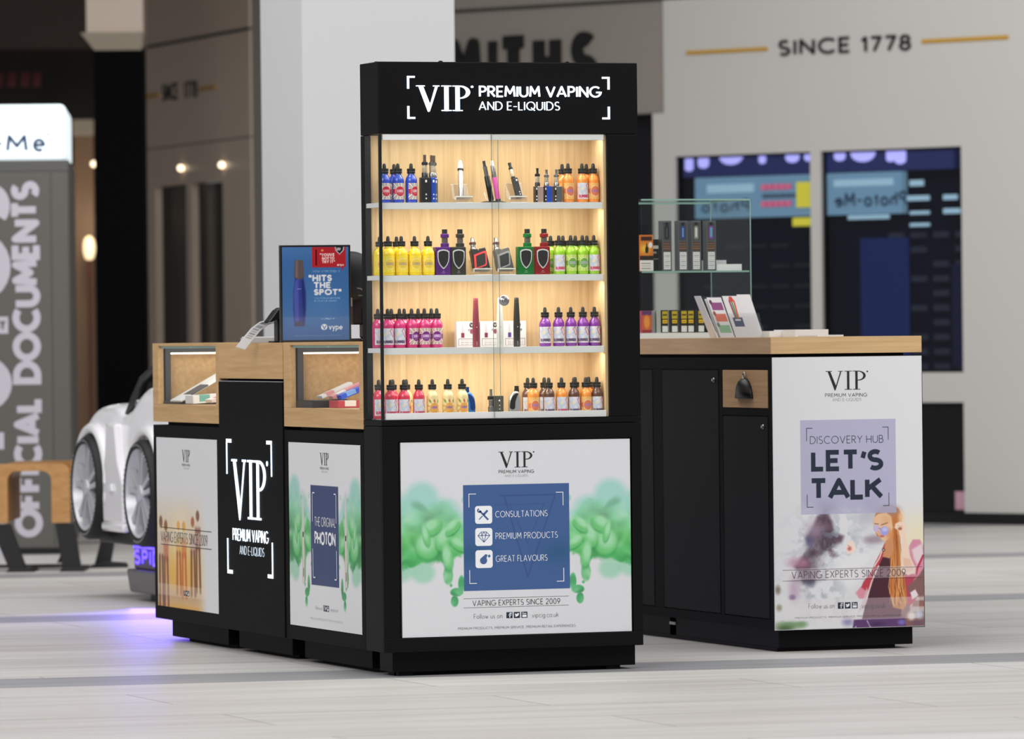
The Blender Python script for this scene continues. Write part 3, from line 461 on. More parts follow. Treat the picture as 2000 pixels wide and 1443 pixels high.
# ---------------------------------------------------------------- right counter
off = (1.95, 1.9, 0); X0, X1, YF, YB = 1.6588, 2.231, .675, 3.0
rc = thing('storage_counter', 'long black storage counter with oak drawer and a smoking woman poster on its end', 'counter', off)
g = G().box(X0+.006, X1, YF+.004, YB, .081, 1.030)
def rails(g, x0, x1, ys, zs):
    for a, b in ys: g.box(x0, x1, a, b, zs[0], zs[-1])
g.box(X0, X0+.008, YF+.004, YB, .081, .114); g.box(X0, X0+.008, YF+.004, YB, .988, 1.030)
for a, b in ((YF+.004, .704), (1.130, 1.165), (1.724, 1.815), (2.40, 2.45)): g.box(X0, X0+.008, a, b, .114, .988)
g.box(X0, X0+.008, .704, 1.13, .826, .851); cb = obj('body', g, BLK2, rc, off, .001)
g = G().box(X0+.032, X1-.03, YF+.033, 1.69, .014, .081); g.box(X0+.032, X1-.03, 1.75, YB-.05, .014, .081); g.box(X0+.032, X1-.09, YF+.05, YB-.1, 0, .014); obj('plinth', g, BLK, rc, off, .001)
obj('recess', G().box(X0+.02, X1-.06, YF+.02, YB-.02, 1.030, 1.042), GAP, rc, off); obj('cable_tag', G().box(X0+.027, X0+.031, 1.69, 1.745, .052, .062), WHT, rc, off)
DOORM = mat('black_door', (23, 23, 23), .5, spec=.1)
def lock(par, y, z): obj('lock', G().lathe([(.0085, 0), (.0085, .003), (.006, .005), (.0055, .009)], 16, (0, 0, 0), axis='x').add([], []), CHR, par, smooth='auto').data.transform(Matrix.Translation((X0-.0015-off[0], y-off[1], z)) @ Matrix.Scale(-1, 4, (1, 0, 0)))
for y0, y1, z0, z1, ly in ((1.169, 1.720, .117, .985, 1.205), (.709, 1.126, .117, .823, .745), (1.819, 2.396, .117, .985, None), (2.455, 2.98, .117, .985, None)):
    d = obj('door', G().box(X0-.001, X0+.008, y0, y1, z0, z1), DOORM, rc, off, .0015)
    if ly: lock(d, ly, z1-.035)
d = obj('drawer', G().box(X0-.001, X0+.008, .709, 1.126, .853, .986), wood('oak_drawer', (172, 134, 96), (204, 164, 122), 1), rc, off, .001)
g = G(); N = 10
for j in range(N):                                     # cup pull: half dome widening downward
    pass
vs = []; fs = []; rows = [(.958-.0, .004), (.955, .022), (.945, .042), (.928, .058), (.910, .068), (.886, .075)]
for z, hw in rows:
    for i in range(13):
        a = PI*i/12; vs.append((X0-.002-.026*math.sin(a)*min(1, hw/.05), .912+hw*math.cos(a), z))
for j in range(len(rows)-1):
    for i in range(12): fs.append((j*13+i, j*13+i+1, (j+1)*13+i+1, (j+1)*13+i))
obj('handle', G().add(vs, fs), mat('handle_black', (20, 20, 22), .35), d, off, smooth=True).modifiers.new('s', 'SOLIDIFY').thickness = .003
obj('keyring', G().tube([(X0-.006, .912+.012*math.cos(a), .966+.012*math.sin(a)) for a in np.linspace(0, 2*PI, 17)], .0022, 6), CHR, d, off, smooth=True)
wt = obj('worktop', G().box(X0, X1+.002, YF, YB+.01, 1.042, 1.100), OAKX, rc, off, .0012); obj('side_edge', G().box(X0-.0008, X0-.0001, YF+.001, YB, 1.0425, 1.0995), wood('oak_edge', (186, 150, 116), (212, 176, 138), 1), rc, off)
# right poster: design units run like 1510..1803 across and 1228..697 up
p = Paint(1510, 1803, -1228, -697, 293, 531, (230, 231, 234)); E_ = lambda x, y, rx, ry, c, s=.4, a=1., r=0.: p.ell(x, -y, rx, ry, c, s, a, -r); PL = lambda q, c, s=1.2, a=1.: p.poly([(x, -y) for x, y in q], c, s, a); LN = lambda q, w_, c, s=.8, a=1.: p.line([(x, -y) for x, y in q], w_, c, s, a)
bgm = sstep(-p.Y, 985, 1080); n1 = noise2(p.X/26, p.Y/26, 9, 5); n2 = noise2(p.X/12, p.Y/12, 21, 4)
E_(1795, 1060, 40, 50, (244, 232, 196), .9, .9); PL([(1740, 1110), (1810, 1100), (1810, 1235), (1740, 1235)], (126, 84, 80), 6, .9); PL([(1775, 1172), (1810, 1170), (1810, 1200), (1775, 1200)], (214, 200, 196), 3, .8); PL([(1780, 1178), (1810, 1178), (1810, 1190), (1780, 1190)], (150, 104, 96), 2)
tree = [(1594, 1008), (1612, 995), (1624, 1020), (1628, 1040), (1646, 1048), (1642, 1062), (1622, 1072), (1634, 1086), (1612, 1098), (1600, 1112), (1586, 1136), (1566, 1138), (1556, 1120), (1548, 1104), (1560, 1092), (1576, 1068), (1572, 1050), (1584, 1030)]
PL(tree, (98, 76, 92), 5, .95); rg = np.exp(-((p.X-1618)/62)**2-((p.Y+1092)/78)**2); p.mix(np.clip(rg*1.2, 0, 1)*sstep(n2, .50, .68)*.55, (136, 144, 156)); p.mix(np.clip(rg*1.2, 0, 1)*sstep(n1, .52, .66)*.45, (150, 140, 152)); p.mix((1-sstep(p.sd([(x, -y) for x, y in tree]), -12, 4))*sstep(n2, .42, .62)*.8, (70, 52, 66)); E_(1580, 1056, 10, 14, (84, 88, 128), .8, .6); E_(1559, 1098, 20, 10, (190, 130, 156), .8, .75); E_(1588, 1034, 16, 16, (186, 160, 182), .9, .6); E_(1548, 1150, 10, 22, (196, 168, 190), .9, .8); E_(1575, 1128, 24, 9, (120, 96, 118), .8, .7); E_(1578, 1138, 10, 8, (70, 70, 92), .8, .7); E_(1544, 1165, 6, 5, (140, 110, 150), .7, .8)
E_(1614, 990, 20, 14, (140, 138, 160), .9, .75); E_(1700, 985, 18, 16, (150, 150, 172), .9, .6); E_(1692, 1012, 20, 14, (170, 172, 184), .9, .5); E_(1706, 1056, 20, 8, (150, 128, 138), .8, .8)
sm = np.exp(-((p.X-1640)/52)**2-((p.Y+1105)/52)**2); p.mix(np.clip(sm*1.3*sstep(n1, .36, .66), 0, .92), (232, 236, 238)); p.mix(np.exp(-((p.X-1640)/40)**2-((p.Y+1060)/42)**2)*sstep(n2, .5, .75)*.6, (176, 196, 204)); p.mix(np.exp(-((p.X-1600)/40)**2-((p.Y+1150)/36)**2)*sstep(n2, .58, .8)*.55, (150, 166, 170)); p.mix(np.exp(-((p.X-1654)/30)**2-((p.Y+1120)/34)**2)*.95, (240, 241, 242)); E_(1672, 1098, 34, 12, (240, 240, 240), .7, .8, -.4)
E_(1516, 1150, 5, 8, (120, 112, 90), .8, .8); E_(1518, 1185, 5, 6, (150, 140, 110), .8, .8); E_(1535, 1220, 26, 8, (112, 148, 100), .7, .9); E_(1528, 1226, 14, 5, (70, 90, 50), .8, .7); E_(1562, 1218, 10, 6, (120, 160, 110), .8, .8)
# far arm and jacket, top, hair, face, raised arm
PL([(1676, 1155), (1684, 1138), (1700, 1118), (1708, 1100), (1720, 1078), (1726, 1064), (1732, 1066), (1728, 1086), (1716, 1112), (1702, 1140), (1690, 1166), (1682, 1172), (1674, 1168)], (196, 66, 82), 1.6); PL([(1668, 1160), (1678, 1148), (1690, 1158), (1688, 1170), (1676, 1172)], (226, 150, 166), 2)
PL([(1698, 1150), (1712, 1112), (1722, 1092), (1740, 1086), (1756, 1104), (1760, 1180), (1756, 1212), (1680, 1212), (1688, 1180)], (78, 40, 52), 1.5); PL([(1676, 1188), (1686, 1164), (1690, 1150), (1694, 1160), (1690, 1178), (1682, 1192), (1672, 1200)], (220, 196, 200), 2, .9); LN([(1714, 1108), (1700, 1138), (1694, 1156), (1690, 1172)], 1.2, (236, 220, 214)); LN([(1722, 1076), (1716, 1092), (1706, 1108)], 1.2, (244, 226, 214))
PL([(1774, 1072), (1782, 1058), (1796, 1058), (1806, 1078), (1806, 1110), (1794, 1128), (1782, 1140), (1782, 1112), (1776, 1092)], (220, 150, 172), 2); PL([(1780, 1078), (1800, 1066), (1804, 1090), (1790, 1108), (1784, 1096)], (240, 222, 226), 3, .9); LN([(1802, 1090), (1790, 1116), (1788, 1126)], 2, (196, 60, 84)); PL([(1756, 1128), (1776, 1126), (1790, 1128), (1780, 1142), (1770, 1150), (1776, 1170), (1790, 1162), (1786, 1178), (1774, 1188), (1766, 1182), (1760, 1140)], (190, 70, 92), 1.6); PL([(1776, 1162), (1786, 1156), (1792, 1168), (1780, 1176)], (240, 226, 230), 1.5)
PL([(1664, 1212), (1764, 1210), (1768, 1236), (1660, 1236)], (98, 64, 112), 2); LN([(1668, 1226), (1662, 1236)], 1, (210, 200, 220)); LN([(1690, 1215), (1700, 1235)], 1, (190, 180, 206)); E_(1758, 1220, 7, 5, (128, 116, 200), .6, .9); E_(1710, 1222, 14, 4, (70, 46, 90), .7, .8); E_(1652, 1216, 10, 8, (130, 120, 170), .8, .7); E_(1778, 1208, 8, 8, (244, 236, 226), .6, .95); E_(1794, 1206, 8, 8, (206, 214, 232), .7, .9); E_(1790, 1222, 12, 5, (112, 84, 110), .8, .8)
PL([(1705, 1018), (1710, 1004), (1722, 992), (1740, 988), (1754, 996), (1762, 1010), (1760, 1030), (1756, 1050), (1757, 1090), (1766, 1140), (1770, 1180), (1762, 1196), (1742, 1190), (1734, 1160), (1737, 1110), (1736, 1070), (1728, 1050), (1712, 1050), (1705, 1034)], (204, 124, 66), 1.6); E_(1733, 1000, 22, 12, (176, 140, 124), .6, .9); E_(1760, 1014, 6, 12, (250, 214, 176), .8, .8)
for i in range(26):
    x0 = 1738+18*rng.rand(); LN([(x0, 1030+20*rng.rand()), (x0+1+4*rng.rand(), 1090), (x0-6+16*rng.rand(), 1150), (x0-6+22*rng.rand(), 1178+16*rng.rand())], .7, [(236, 168, 92), (170, 88, 44), (248, 200, 130), (140, 70, 40)][i % 4], .6, .7)
PL([(1728, 1056), (1742, 1052), (1744, 1078), (1736, 1094), (1722, 1090), (1726, 1072)], (216, 150, 106), 1.5)
PL([(1705, 1014), (1714, 1006), (1730, 1004), (1740, 1012), (1743, 1034), (1738, 1052), (1728, 1060), (1722, 1058), (1716, 1050), (1708, 1040), (1704, 1028)], (240, 198, 160), 1.4); E_(1730, 1018, 9, 9, (232, 176, 130), .8, .6); E_(1736, 1046, 7, 10, (226, 150, 96), .7, .8)
LN([(1707, 1025), (1714, 1026)], .9, (150, 100, 76)); LN([(1720, 1028), (1732, 1024)], .9, (150, 100, 76)); E_(1710, 1034, 6, 7, (206, 190, 234), .25, .95, .2); E_(1726, 1040, 8.5, 9, (170, 168, 238), .22, .97, .2); E_(1727, 1037, 5, 4, (210, 208, 250), .6, .9); LN([(1715, 1034), (1719, 1036)], .7, (150, 130, 150)); E_(1721, 1050, 5, 2.4, (206, 108, 104), .4, .9); LN([(1714, 1040), (1716, 1046), (1719, 1047)], .7, (214, 150, 120))
PL([(1748, 1026), (1756, 1022), (1766, 1024), (1770, 1034), (1768, 1050), (1776, 1090), (1786, 1112), (1786, 1124), (1772, 1128), (1758, 1118), (1758, 1090), (1760, 1060), (1754, 1040), (1746, 1034)], (250, 222, 200), 1.5); E_(1757, 1036, 4, 3, (176, 100, 70), .5, .9); LN([(1752, 1030), (1762, 1032)], .7, (226, 180, 150)); PL([(1762, 1092), (1776, 1096), (1784, 1118), (1766, 1124)], (238, 190, 164), 2, .7)
PL([(1650, 1068), (1654, 1060), (1663, 1056), (1668, 1064), (1670, 1074), (1664, 1082), (1652, 1083), (1649, 1076)], (250, 228, 214), 1.3); E_(1657, 1073, 4, 4, (204, 110, 104), .6, .9); LN([(1654, 1066), (1660, 1070)], .7, (214, 150, 140)); E_(1724, 1077, 3, 3, (70, 50, 50), .4, .95); E_(1724, 1077, 1.3, 1.3, (240, 236, 226), .4); E_(1709, 1092, 2, 2, (250, 230, 220), .4)
lv = ((p.X > 1562.6) & (p.X < 1750) & (p.Y > -1004) & (p.Y < -820)).astype(float); p.mix(lv*.84*(1-.45*sstep(-p.Y, 975, 1004)*sstep(n1, .4, .7)), (180, 178, 208))
p.mix(.42*((p.X > 1528) & (p.X < 1793) & (p.Y < -1170) & (p.Y > -1212)), (232, 226, 228)); p.mix(.45*((p.X > 1528) & (p.X < 1788) & (p.Y < -1109.6) & (p.Y > -1131)), (232, 222, 224))
obj('poster_board', G().box(X0-.001+.004, X1, YF-.002, YF+.004, .0775, 1.030), WHT, cb, off); obj('poster_rim', G().box(X0-.001, X1+.003, YF-.0005, YF+.0039, .0745, 1.0325), BLK, cb, off)
p.mesh('poster', PRN, on_frame(fr_front(YF-.0022), X0+.0045, X1-.0005, .079, 1.029), cb, off); FP = fr_front(YF-.0024)
g = G(); g.k = 0; vip(g, FP, 1.864, 2.018, .914, .980); text(g, 'PREMIUM VAPING', FP, 1.861, 2.021, .889, .902, .11); g.k = 1; text(g, 'AND E-LIQUIDS', FP, 1.889, 1.999, .874, .885, .09); obj('logo_lettering', g, [INK, GRY], cb, off)
g = G(); brackets(g, FP, 1.788, 2.101, .504, .782, .024, .046, .0022); obj('corner_marks', g, NAVY, cb, off); g = G(); text(g, 'DISCOVERY HUB', FP, 1.802, 2.081, .726, .753, .075); obj('subtitle_lettering', g, NAVY, cb, off); g = G(); text(g, "LET'S", FP, 1.805, 2.080, .629, .704, .225, gap=.06); text(g, 'TALK', FP, 1.798, 2.080, .528, .606, .225, gap=.03); obj('title_lettering', g, NAVY, cb, off)
g = G(); g.k = 0; text(g, 'VAPING EXPERTS SINCE 2009', FP, 1.727, 2.161, .256, .282, .075); rect(g, FP, 1.693, 2.224, .286, .2873); rect(g, FP, 1.693, 2.224, .2485, .2498); g.k = 1; text(g, 'Follow us on', FP, 1.790, 1.888, .150, .168, .06); text(g, 'vipcig.co.uk', FP, 1.992, 2.083, .146, .164, .06); icons(g, FP, 1.901, 1.976, .147, .169, 2, 3); g.k = 1; text(g, 'PREMIUM PRODUCTS, PREMIUM SERVICE, PREMIUM RETAIL EXPERIENCES', FP, 1.738, 2.145, .116, .122, .1); obj('footer_lettering', g, [mat('print_slate', (66, 68, 82), .5), mat('print_mid_grey', (96, 98, 102), .5), NAVY, WPR], cb, off)
# ---------------------------------------------------------------- bottles and devices in the cabinet
BCAP = mat('cap_black', (22, 22, 22), .35); BULB = mat('bulb_rubber', (30, 30, 30), .6)
BPROF = [(.0165,0),(.0190,.0015),(.0195,.004),(.0195,.072),(.0188,.078),(.0165,.084),(.0130,.089),(.0110,.092),(.0106,.100)]
YPROF = [(.0185,0),(.0212,.002),(.0218,.006),(.0218,.069),(.0212,.075),(.0190,.081),(.0150,.086),(.0115,.090),(.0106,.098)]
def label_burst(bg, ray1, ray2, circ, txt, word='SUMMER'):
    p = Paint(-1, 1, -1, 1, 45, 45, bg); a = np.arctan2(p.Y, p.X); k = np.sin(a*13); p.mix(sstep(k, -.25, .25), ray1); p.mix(sstep(k, .55, .9), ray2)
    p.rect(-1, 1, -.30, .30, circ); p.ell(0, 0, .66, .66, (245, 225, 205), .06); p.ell(0, 0, .60, .60, circ, .06); p.text(word, -.5, .5, -.16, .2, txt, .2, .05); p.rect(-.3, .3, -.36, -.3, txt, .7); return p
def label_scene(txt, word='SUMMER'):
    p = Paint(-1, 1, -1, 1, 45, 45, (232, 222, 228)); n = noise2(p.X*2.2+5, p.Y*2.2+5, 3); p.mix(sstep(n, .46, .66)*(p.Y > -.45)*.8, (176, 200, 228)); p.ell(-.35, .25, .2, .16, (236, 214, 160), .7, .8)
    p.line([(.35, .7), (.55, .95), (.95, .2), (.7, -.05), (.35, .7)], .05, (196, 74, 100), .05); p.poly([(.40, .68), (.56, .86), (.86, .2), (.7, .04)], (244, 226, 226), .06); p.text(word, -.80, .74, -.82, -.46, txt, .26, .05); p.rect(-.6, -.1, -.92, -.87, txt, .7); return p
def label_fruit():
    p = Paint(-1, 1, -1, 1, 45, 45, (238, 222, 170)); a = np.arctan2(p.Y, p.X); p.mix(sstep(np.sin(a*9), .2, .7)*.7, (226, 160, 70)); p.ell(0, -.15, .62, .66, (232, 168, 84), .06); p.rect(-.45, .45, -.2, .12, (206, 160, 170), .85); p.text('SUMMER', -.42, .42, -.16, .08, (150, 110, 150), .2, .06)
    for x, c in ((-.6, (90, 150, 60)), (.0, (214, 100, 70)), (.6, (90, 150, 60))): p.ell(x, .74, .12, .2, c, .4, .9, .5)
    return p
LB = {'burst_red': label_burst((238, 224, 214), (50, 46, 86), (236, 226, 214), (196, 44, 66), (236, 190, 200)), 'burst_purple': label_burst((236, 214, 206), (96, 60, 70), (236, 214, 206), (120, 40, 128), (220, 190, 226)),
 'burst_orange': label_burst((240, 190, 110), (226, 140, 60), (244, 204, 140), (222, 120, 74), (170, 120, 170)), 'burst_yellow': label_burst((248, 220, 60), (240, 204, 40), (250, 230, 110), (240, 206, 60), (190, 160, 130)),
 'burst_green': label_burst((214, 226, 130), (120, 180, 40), (220, 232, 150), (110, 168, 60), (170, 170, 190)), 'scene_pink': label_scene((190, 50, 90)), 'scene_dark': label_scene((70, 56, 92)), 'fruit': label_fruit()}
PLAS = lambda nm, c: mat(nm, c, .22, spec=.6, coat=.4)
KIND = {'blue': (PLAS('plastic_blue', (44, 74, 190)), 'burst_red', BPROF), 'orange': (PLAS('plastic_orange', (238, 146, 60)), 'burst_orange', BPROF), 'orange_scene': (PLAS('plastic_orange', (238, 146, 60)), 'scene_pink', BPROF),
 'yellow': (PLAS('plastic_yellow', (244, 212, 34)), 'burst_yellow', YPROF), 'green': (PLAS('plastic_green', (150, 200, 40)), 'burst_green', BPROF), 'green_scene': (PLAS('plastic_green', (150, 200, 40)), 'scene_pink', BPROF),
 'pink': (PLAS('plastic_pink', (206, 46, 116)), 'burst_purple', BPROF), 'pink_scene': (PLAS('plastic_pink', (206, 46, 116)), 'scene_dark', BPROF), 'purple': (PLAS('plastic_purple', (132, 50, 158)), 'scene_dark', BPROF),
 'red': (PLAS('plastic_red', (210, 54, 84)), 'scene_pink', BPROF), 'cream': (PLAS('plastic_cream', (236, 214, 160)), 'fruit', BPROF), 'brown': (PLAS('plastic_brown', (92, 58, 44)), 'scene_dark', BPROF)}
PROTO = {}; SHELFZ = {1: 1.5575, 2: 1.3185, 3: 1.080, 4: .8462}; SN = {1: 'top', 2: 'second', 3: 'third', 4: 'bottom'}
ORD = 'first second third fourth fifth sixth seventh eighth ninth tenth'.split()
def bottle(kind, loc, rz, label, group):
    if kind in PROTO: return dup(PROTO[kind], loc, rz, label, group)
    m, lb, prof = KIND[kind]; t = thing('dropper_bottle', label, 'bottle', loc, rz, group); R0 = prof[3][0]
    obj('bottle_body', G().lathe(prof, 28), m, t, smooth='auto')
    def cyl(u, v): a = -PI/2+(u-.5)*2.55; return np.stack([(R0+.0004)*np.cos(a), (R0+.0004)*np.sin(a), .011+v*.054], -1)
    LB[lb].mesh('label', vcol('bottle_label', .35, .2), cyl, t)
    obj('cap', G().lathe([(.0128,.0965),(.0136,.0972),(.0136,.103),(.0128,.1035),(.0128,.1045),(.0138,.105),(.0138,.112),(.0128,.1128),(.0070,.1135)], 24), BCAP, t, smooth='auto')
    obj('cap_ring', G().lathe([(.0126,.1033),(.0132,.1036),(.0132,.1043),(.0126,.1046)], 24), CHR, t, smooth='auto')
    obj('dropper_bulb', G().lathe([(.0064,.1132),(.0062,.118),(.0056,.1255),(.0040,.1290),(.0014,.1302)], 16), BULB, t, smooth='auto')
    PROTO[kind] = t; return t
CN = {'blue': 'blue bottle with red sunburst label', 'orange': 'orange bottle with sunburst label', 'orange_scene': 'orange bottle with pale picture label', 'yellow': 'yellow bottle with yellow sunburst label', 'green': 'lime green bottle with sunburst label', 'green_scene': 'lime green bottle with pale picture label', 'pink': 'pink bottle with purple sunburst label', 'pink_scene': 'pink bottle with pale picture label', 'purple': 'purple bottle with pale picture label', 'red': 'red bottle with pale picture label', 'cream': 'cream bottle with orange fruit label', 'brown': 'brown bottle with pale picture label'}
BOT = [(1,'blue','f',.037,0),(1,'blue','b',.092,0),(1,'blue','f',.084,0),(1,'blue','f',.130,.5),(1,'orange','b',.684,.2),(1,'orange','f',.681,.1),(1,'orange_scene','f',.731,0),(1,'orange','b',.770,0),(1,'orange','f',.7705,0),
 (2,'yellow','b',.039,0),(2,'yellow','f',.047,0),(2,'yellow','b',.098,0),(2,'yellow','f',.093,0),(2,'yellow','f',.139,0),(2,'yellow','f',.186,-.2),(2,'green','b',.640,0),(2,'green_scene','f',.646,0),(2,'green','b',.684,0),(2,'green','f',.688,0),(2,'green','b',.728,0),(2,'green','f',.7295,0),(2,'green','b',.7695,0),(2,'green_scene','f',.7703,0),
 (3,'pink_scene','b',.030,.4),(3,'pink_scene','f',.043,-.3),(3,'pink','b',.077,0),(3,'pink_scene','f',.084,-.3),(3,'pink','b',.122,0),(3,'pink','f',.126,.6),(3,'pink','b',.1705,0),(3,'pink','f',.1705,0),(3,'pink','b',.2165,0),(3,'pink','f',.214,-.35),(3,'purple','f',.594,-.25),(3,'purple','f',.642,-.25),(3,'purple','f',.6855,-.3),(3,'purple','f',.7285,-.35),(3,'purple','f',.7695,-.3),
 (4,'red','b',.030,.2),(4,'red','f',.046,0),(4,'red','b',.079,0),(4,'red','f',.092,0),(4,'cream','b',.126,0),(4,'red','f',.144,0),(4,'cream','f',.191,0),(4,'cream','f',.245,0),(4,'cream','f',.295,0),(4,'orange','f',.545,0),(4,'brown','b',.553,0),(4,'brown','f',.600,0),(4,'brown','b',.612,0),(4,'orange_scene','f',.645,0),(4,'brown','f',.689,-.1),(4,'orange','b',.722,0),(4,'orange','f',.731,0),(4,'orange','b',.770,0),(4,'brown','f',.7705,0)]
cnt = {}; tot = {}
for b in BOT: tot[b[:3]] = tot.get(b[:3], 0)+1
for sh, kd, row, x, rz in BOT:
    k = (sh, kd, row); cnt[k] = cnt.get(k, 0)+1; r = 'front row' if row == 'f' else 'back row'
    o = f'{ORD[cnt[k]-1]} from left' if tot[k] > 1 else 'the only one'
    lab = f'{CN[kd]}, {o} in {r}, {SN[sh]} shelf'
    yy = .055 if row == 'f' else .118
    if sh == 4 and row == 'f': yy = .042
    bottle(kd, (x, yy, SHELFZ[sh]), rz+rng.uniform(-.06, .06), lab, f'{SN[sh]} shelf {kd.split("_")[0]} bottles')
TRS = mat('trim_silver', (206, 206, 208), .3, spec=.6); STL = mat('steel', (150, 150, 153), .28, metal=1.); GUN = mat('gunmetal', (70, 70, 74), .3, metal=.8); BKM = mat('device_black', (26, 26, 27), .35); SMK = mat('tank_smoke', (92, 88, 82), .12, spec=.7)
TANKG = mat('tank_glass', (172, 160, 140), .08, spec=.8); WM = mat('device_white', (236, 236, 238), .3)
def tank(t, x, y, z0, h, r, m, mouth=BKM, tilt=None):
    a = [('tank_base', [(r, 0), (r, .18*h), (r*.8, .22*h)], m), ('tank_glass', [(r*.72, .22*h), (r*.78, .26*h), (r*.78, .52*h), (r*.7, .55*h)], TANKG), ('tank_cap', [(r*.9, .55*h), (r, .57*h), (r, .66*h), (r*.6, .70*h)], m), ('mouthpiece', [(r*.52, .70*h), (r*.46, .78*h), (r*.5, 1.*h), (r*.3, h)], mouth)]
    for nm, pf, mm in a: obj(nm, G().lathe([(rr, z0+zz) for rr, zz in pf], 18, (x, y, 0)), mm, t, smooth='auto')
def box_mod(loc, wd, dp, h, ht, m, face, label, rz=0., rr=.0105):
    t = thing('box_mod', label, 'vape device', loc, rz, None); obj('body', G().box(-wd/2, wd/2, -dp/2, dp/2, 0, h), m, t, bevel=.003)
    obj('control_panel', G().box(-wd/2+.003, wd/2-.003, -dp/2-.0006, -dp/2+.001, .004, h-.004), face, t)
    g = G(); g.box(-.003, .003, -dp/2-.0018, -dp/2, h*.80, h*.90); g.box(-.002, .002, -dp/2-.0016, -dp/2, h*.30, h*.36); g.box(-.002, .002, -dp/2-.0016, -dp/2, h*.14, h*.20); obj('button', g, WM, t)
    tank(t, 0, 0, h, ht-h, rr, STL if face is not BKM or m is not BKM else GUN, mat('mouth_brown', (66, 52, 46), .4)); return t
Z1 = SHELFZ[1]
box_mod((.176, .05, Z1), .034, .022, .084, .158, BKM, BKM, 'tall black boxy vape device, left of the blue one on top shelf')
box_mod((.204, .062, Z1), .019, .026, .084, .157, mat('device_blue', (34, 70, 170), .3), mat('device_blue', (34, 70, 170), .3), 'tall blue boxy vape device, behind the tall black one on top shelf', .12, .010)
box_mod((.222, .088, Z1), .016, .026, .083, .157, STL, STL, 'tall steel boxy vape device at right of the tall blue one on top shelf', .1, .009)
def duo_mod(loc, c1, label, ht, mk, sidecol):
    t = thing('box_mod', label, 'vape device', loc, 0, 'small box devices on the top shelf'); obj('body', G().box(-.0128, .0145, -.012, .012, 0, .054), c1, t, bevel=.0015)
    obj('control_panel', G().box(-.0133, -.0060, -.0128, .011, .001, .0535), sidecol, t, bevel=.0008); g = G(); g.box(-.0115, -.008, -.0138, -.012, .042, .049); g.box(-.0115, -.008, -.0138, -.012, .018, .023); g.box(-.0115, -.008, -.0138, -.012, .007, .012); obj('button', g, WM, t)
    tank(t, -.002, 0, .054, ht-.054, .0088, mk, mk)
duo_mod((.573, .05, Z1), mat('device_rosegold', (206, 176, 164), .28, metal=.6), 'small rose and black boxy vape device, left of three on top shelf', .114, BKM, BKM)
duo_mod((.605, .05, Z1), mat('device_blue', (34, 70, 170), .3), 'small blue boxy vape device, middle of three on top shelf', .109, STL, BKM)
duo_mod((.640, .05, Z1), STL, 'small silver boxy vape device beside orange bottles on top shelf', .110, STL, BKM)
def acrylic(loc, wd, label, hb=.062, rz=0.):
    t = thing('acrylic_stand', label, 'display stand', loc, rz, 'clear acrylic stands in the cabinet'); T = .0022
    def sheet(pl, nm, m=ACR):
        g = G(); a, b = ribbon(pl, T/2); fr = lambda h, z, n=0.: (n, h, z); g.strip(a, b, fr, -wd/2, wd); return obj(nm, g, m, t)
    sheet([(-.030, .001), (.030, .001)], 'base'); sheet([(-.029, .002), (-.029, .017), (-.024, .023), (-.010, .011), (.004, .013), (.026, hb)], 'rest'); sheet([(.026, hb), (.028, .002)], 'back_leg')
    obj('seat', G().add([(-wd/2, -.031, .0215), (wd/2, -.031, .0215), (wd/2-.008, -.012, .0115), (-wd/2+.008, -.012, .0115), (-wd/2, -.031, .0225), (wd/2, -.031, .0225), (wd/2-.008, -.012, .0125), (-wd/2+.008, -.012, .0125)], [(0,3,2,1),(4,5,6,7),(0,1,5,4),(1,2,6,5),(2,3,7,6),(3,0,4,7)]), glass('acrylic_frost', (250, 250, 248), .8, .3, .42), t); obj('front_edge', G().box(-wd/2, wd/2, -.031, -.0285, .0185, .0225), ACE, t); obj('base_edge', G().box(-wd/2, wd/2, -.031, -.0292, 0, .0018), ACE, t); obj('top_edge', G().box(-wd/2, wd/2, .0250, .0268, hb-.001, hb+.0008), ACE, t)
    g = G(); g.box(-wd/2-.0006, -wd/2+.001, -.026, -.012, .010, .0215); obj('side_edge', g, ACE, t); return t
acrylic((.312, .075, Z1), .058, 'clear acrylic stand holding the silver pen device on top shelf'); acrylic((.503, .075, Z1), .058, 'clear acrylic stand holding the black pen device on top shelf', .066)
acrylic((.376, .075, SHELFZ[2]), .062, 'clear acrylic stand under the red framed device on second shelf', .05); acrylic((.460, .075, SHELFZ[2]), .056, 'clear acrylic stand under the grey framed device on second shelf', .05)
def pen(name, loc, lean, tip, parts, label, cat='vape pen', group=None):
    t = thing(name, label, cat, loc, 0, group); t.rotation_euler = (tip, lean, 0)
    for nm, pf, m in parts: obj(nm, G().lathe(pf, 20), m, t, smooth='auto')
    return t
SIL = mat('silver_metal', (214, 214, 218), .25, metal=.85); PNK = mat('device_pink', (222, 96, 178), .3)
pen('vape_pen', (.306, .062, Z1+.0145), .09, -.28, [('body', [(.0088, 0), (.0092, .002), (.0092, .085), (.0084, .088), (.0084, .096)], SIL), ('collar', [(.0096, .096), (.0106, .098), (.0106, .102), (.009, .104)], GUN), ('mouthpiece', [(.009, .104), (.0084, .117), (.0058, .128), (.0045, .132)], WM)], 'silver pen vape leaning on its acrylic stand, top shelf')
pen('vape_pen', (.4115, .060, Z1+.007), -.155, -.10, [('body', [(.0075, 0), (.0090, .002), (.0092, .008), (.0092, .080), (.0080, .083)], mat('black_chrome', (42, 44, 44), .12, metal=.7)), ('tank', [(.0070, .083), (.0070, .110), (.0078, .111), (.0078, .114)], STL), ('mouthpiece', [(.0058, .114), (.0048, .122), (.0050, .134)], GUN)], 'black chrome pen vape standing left of the pink one, top shelf')
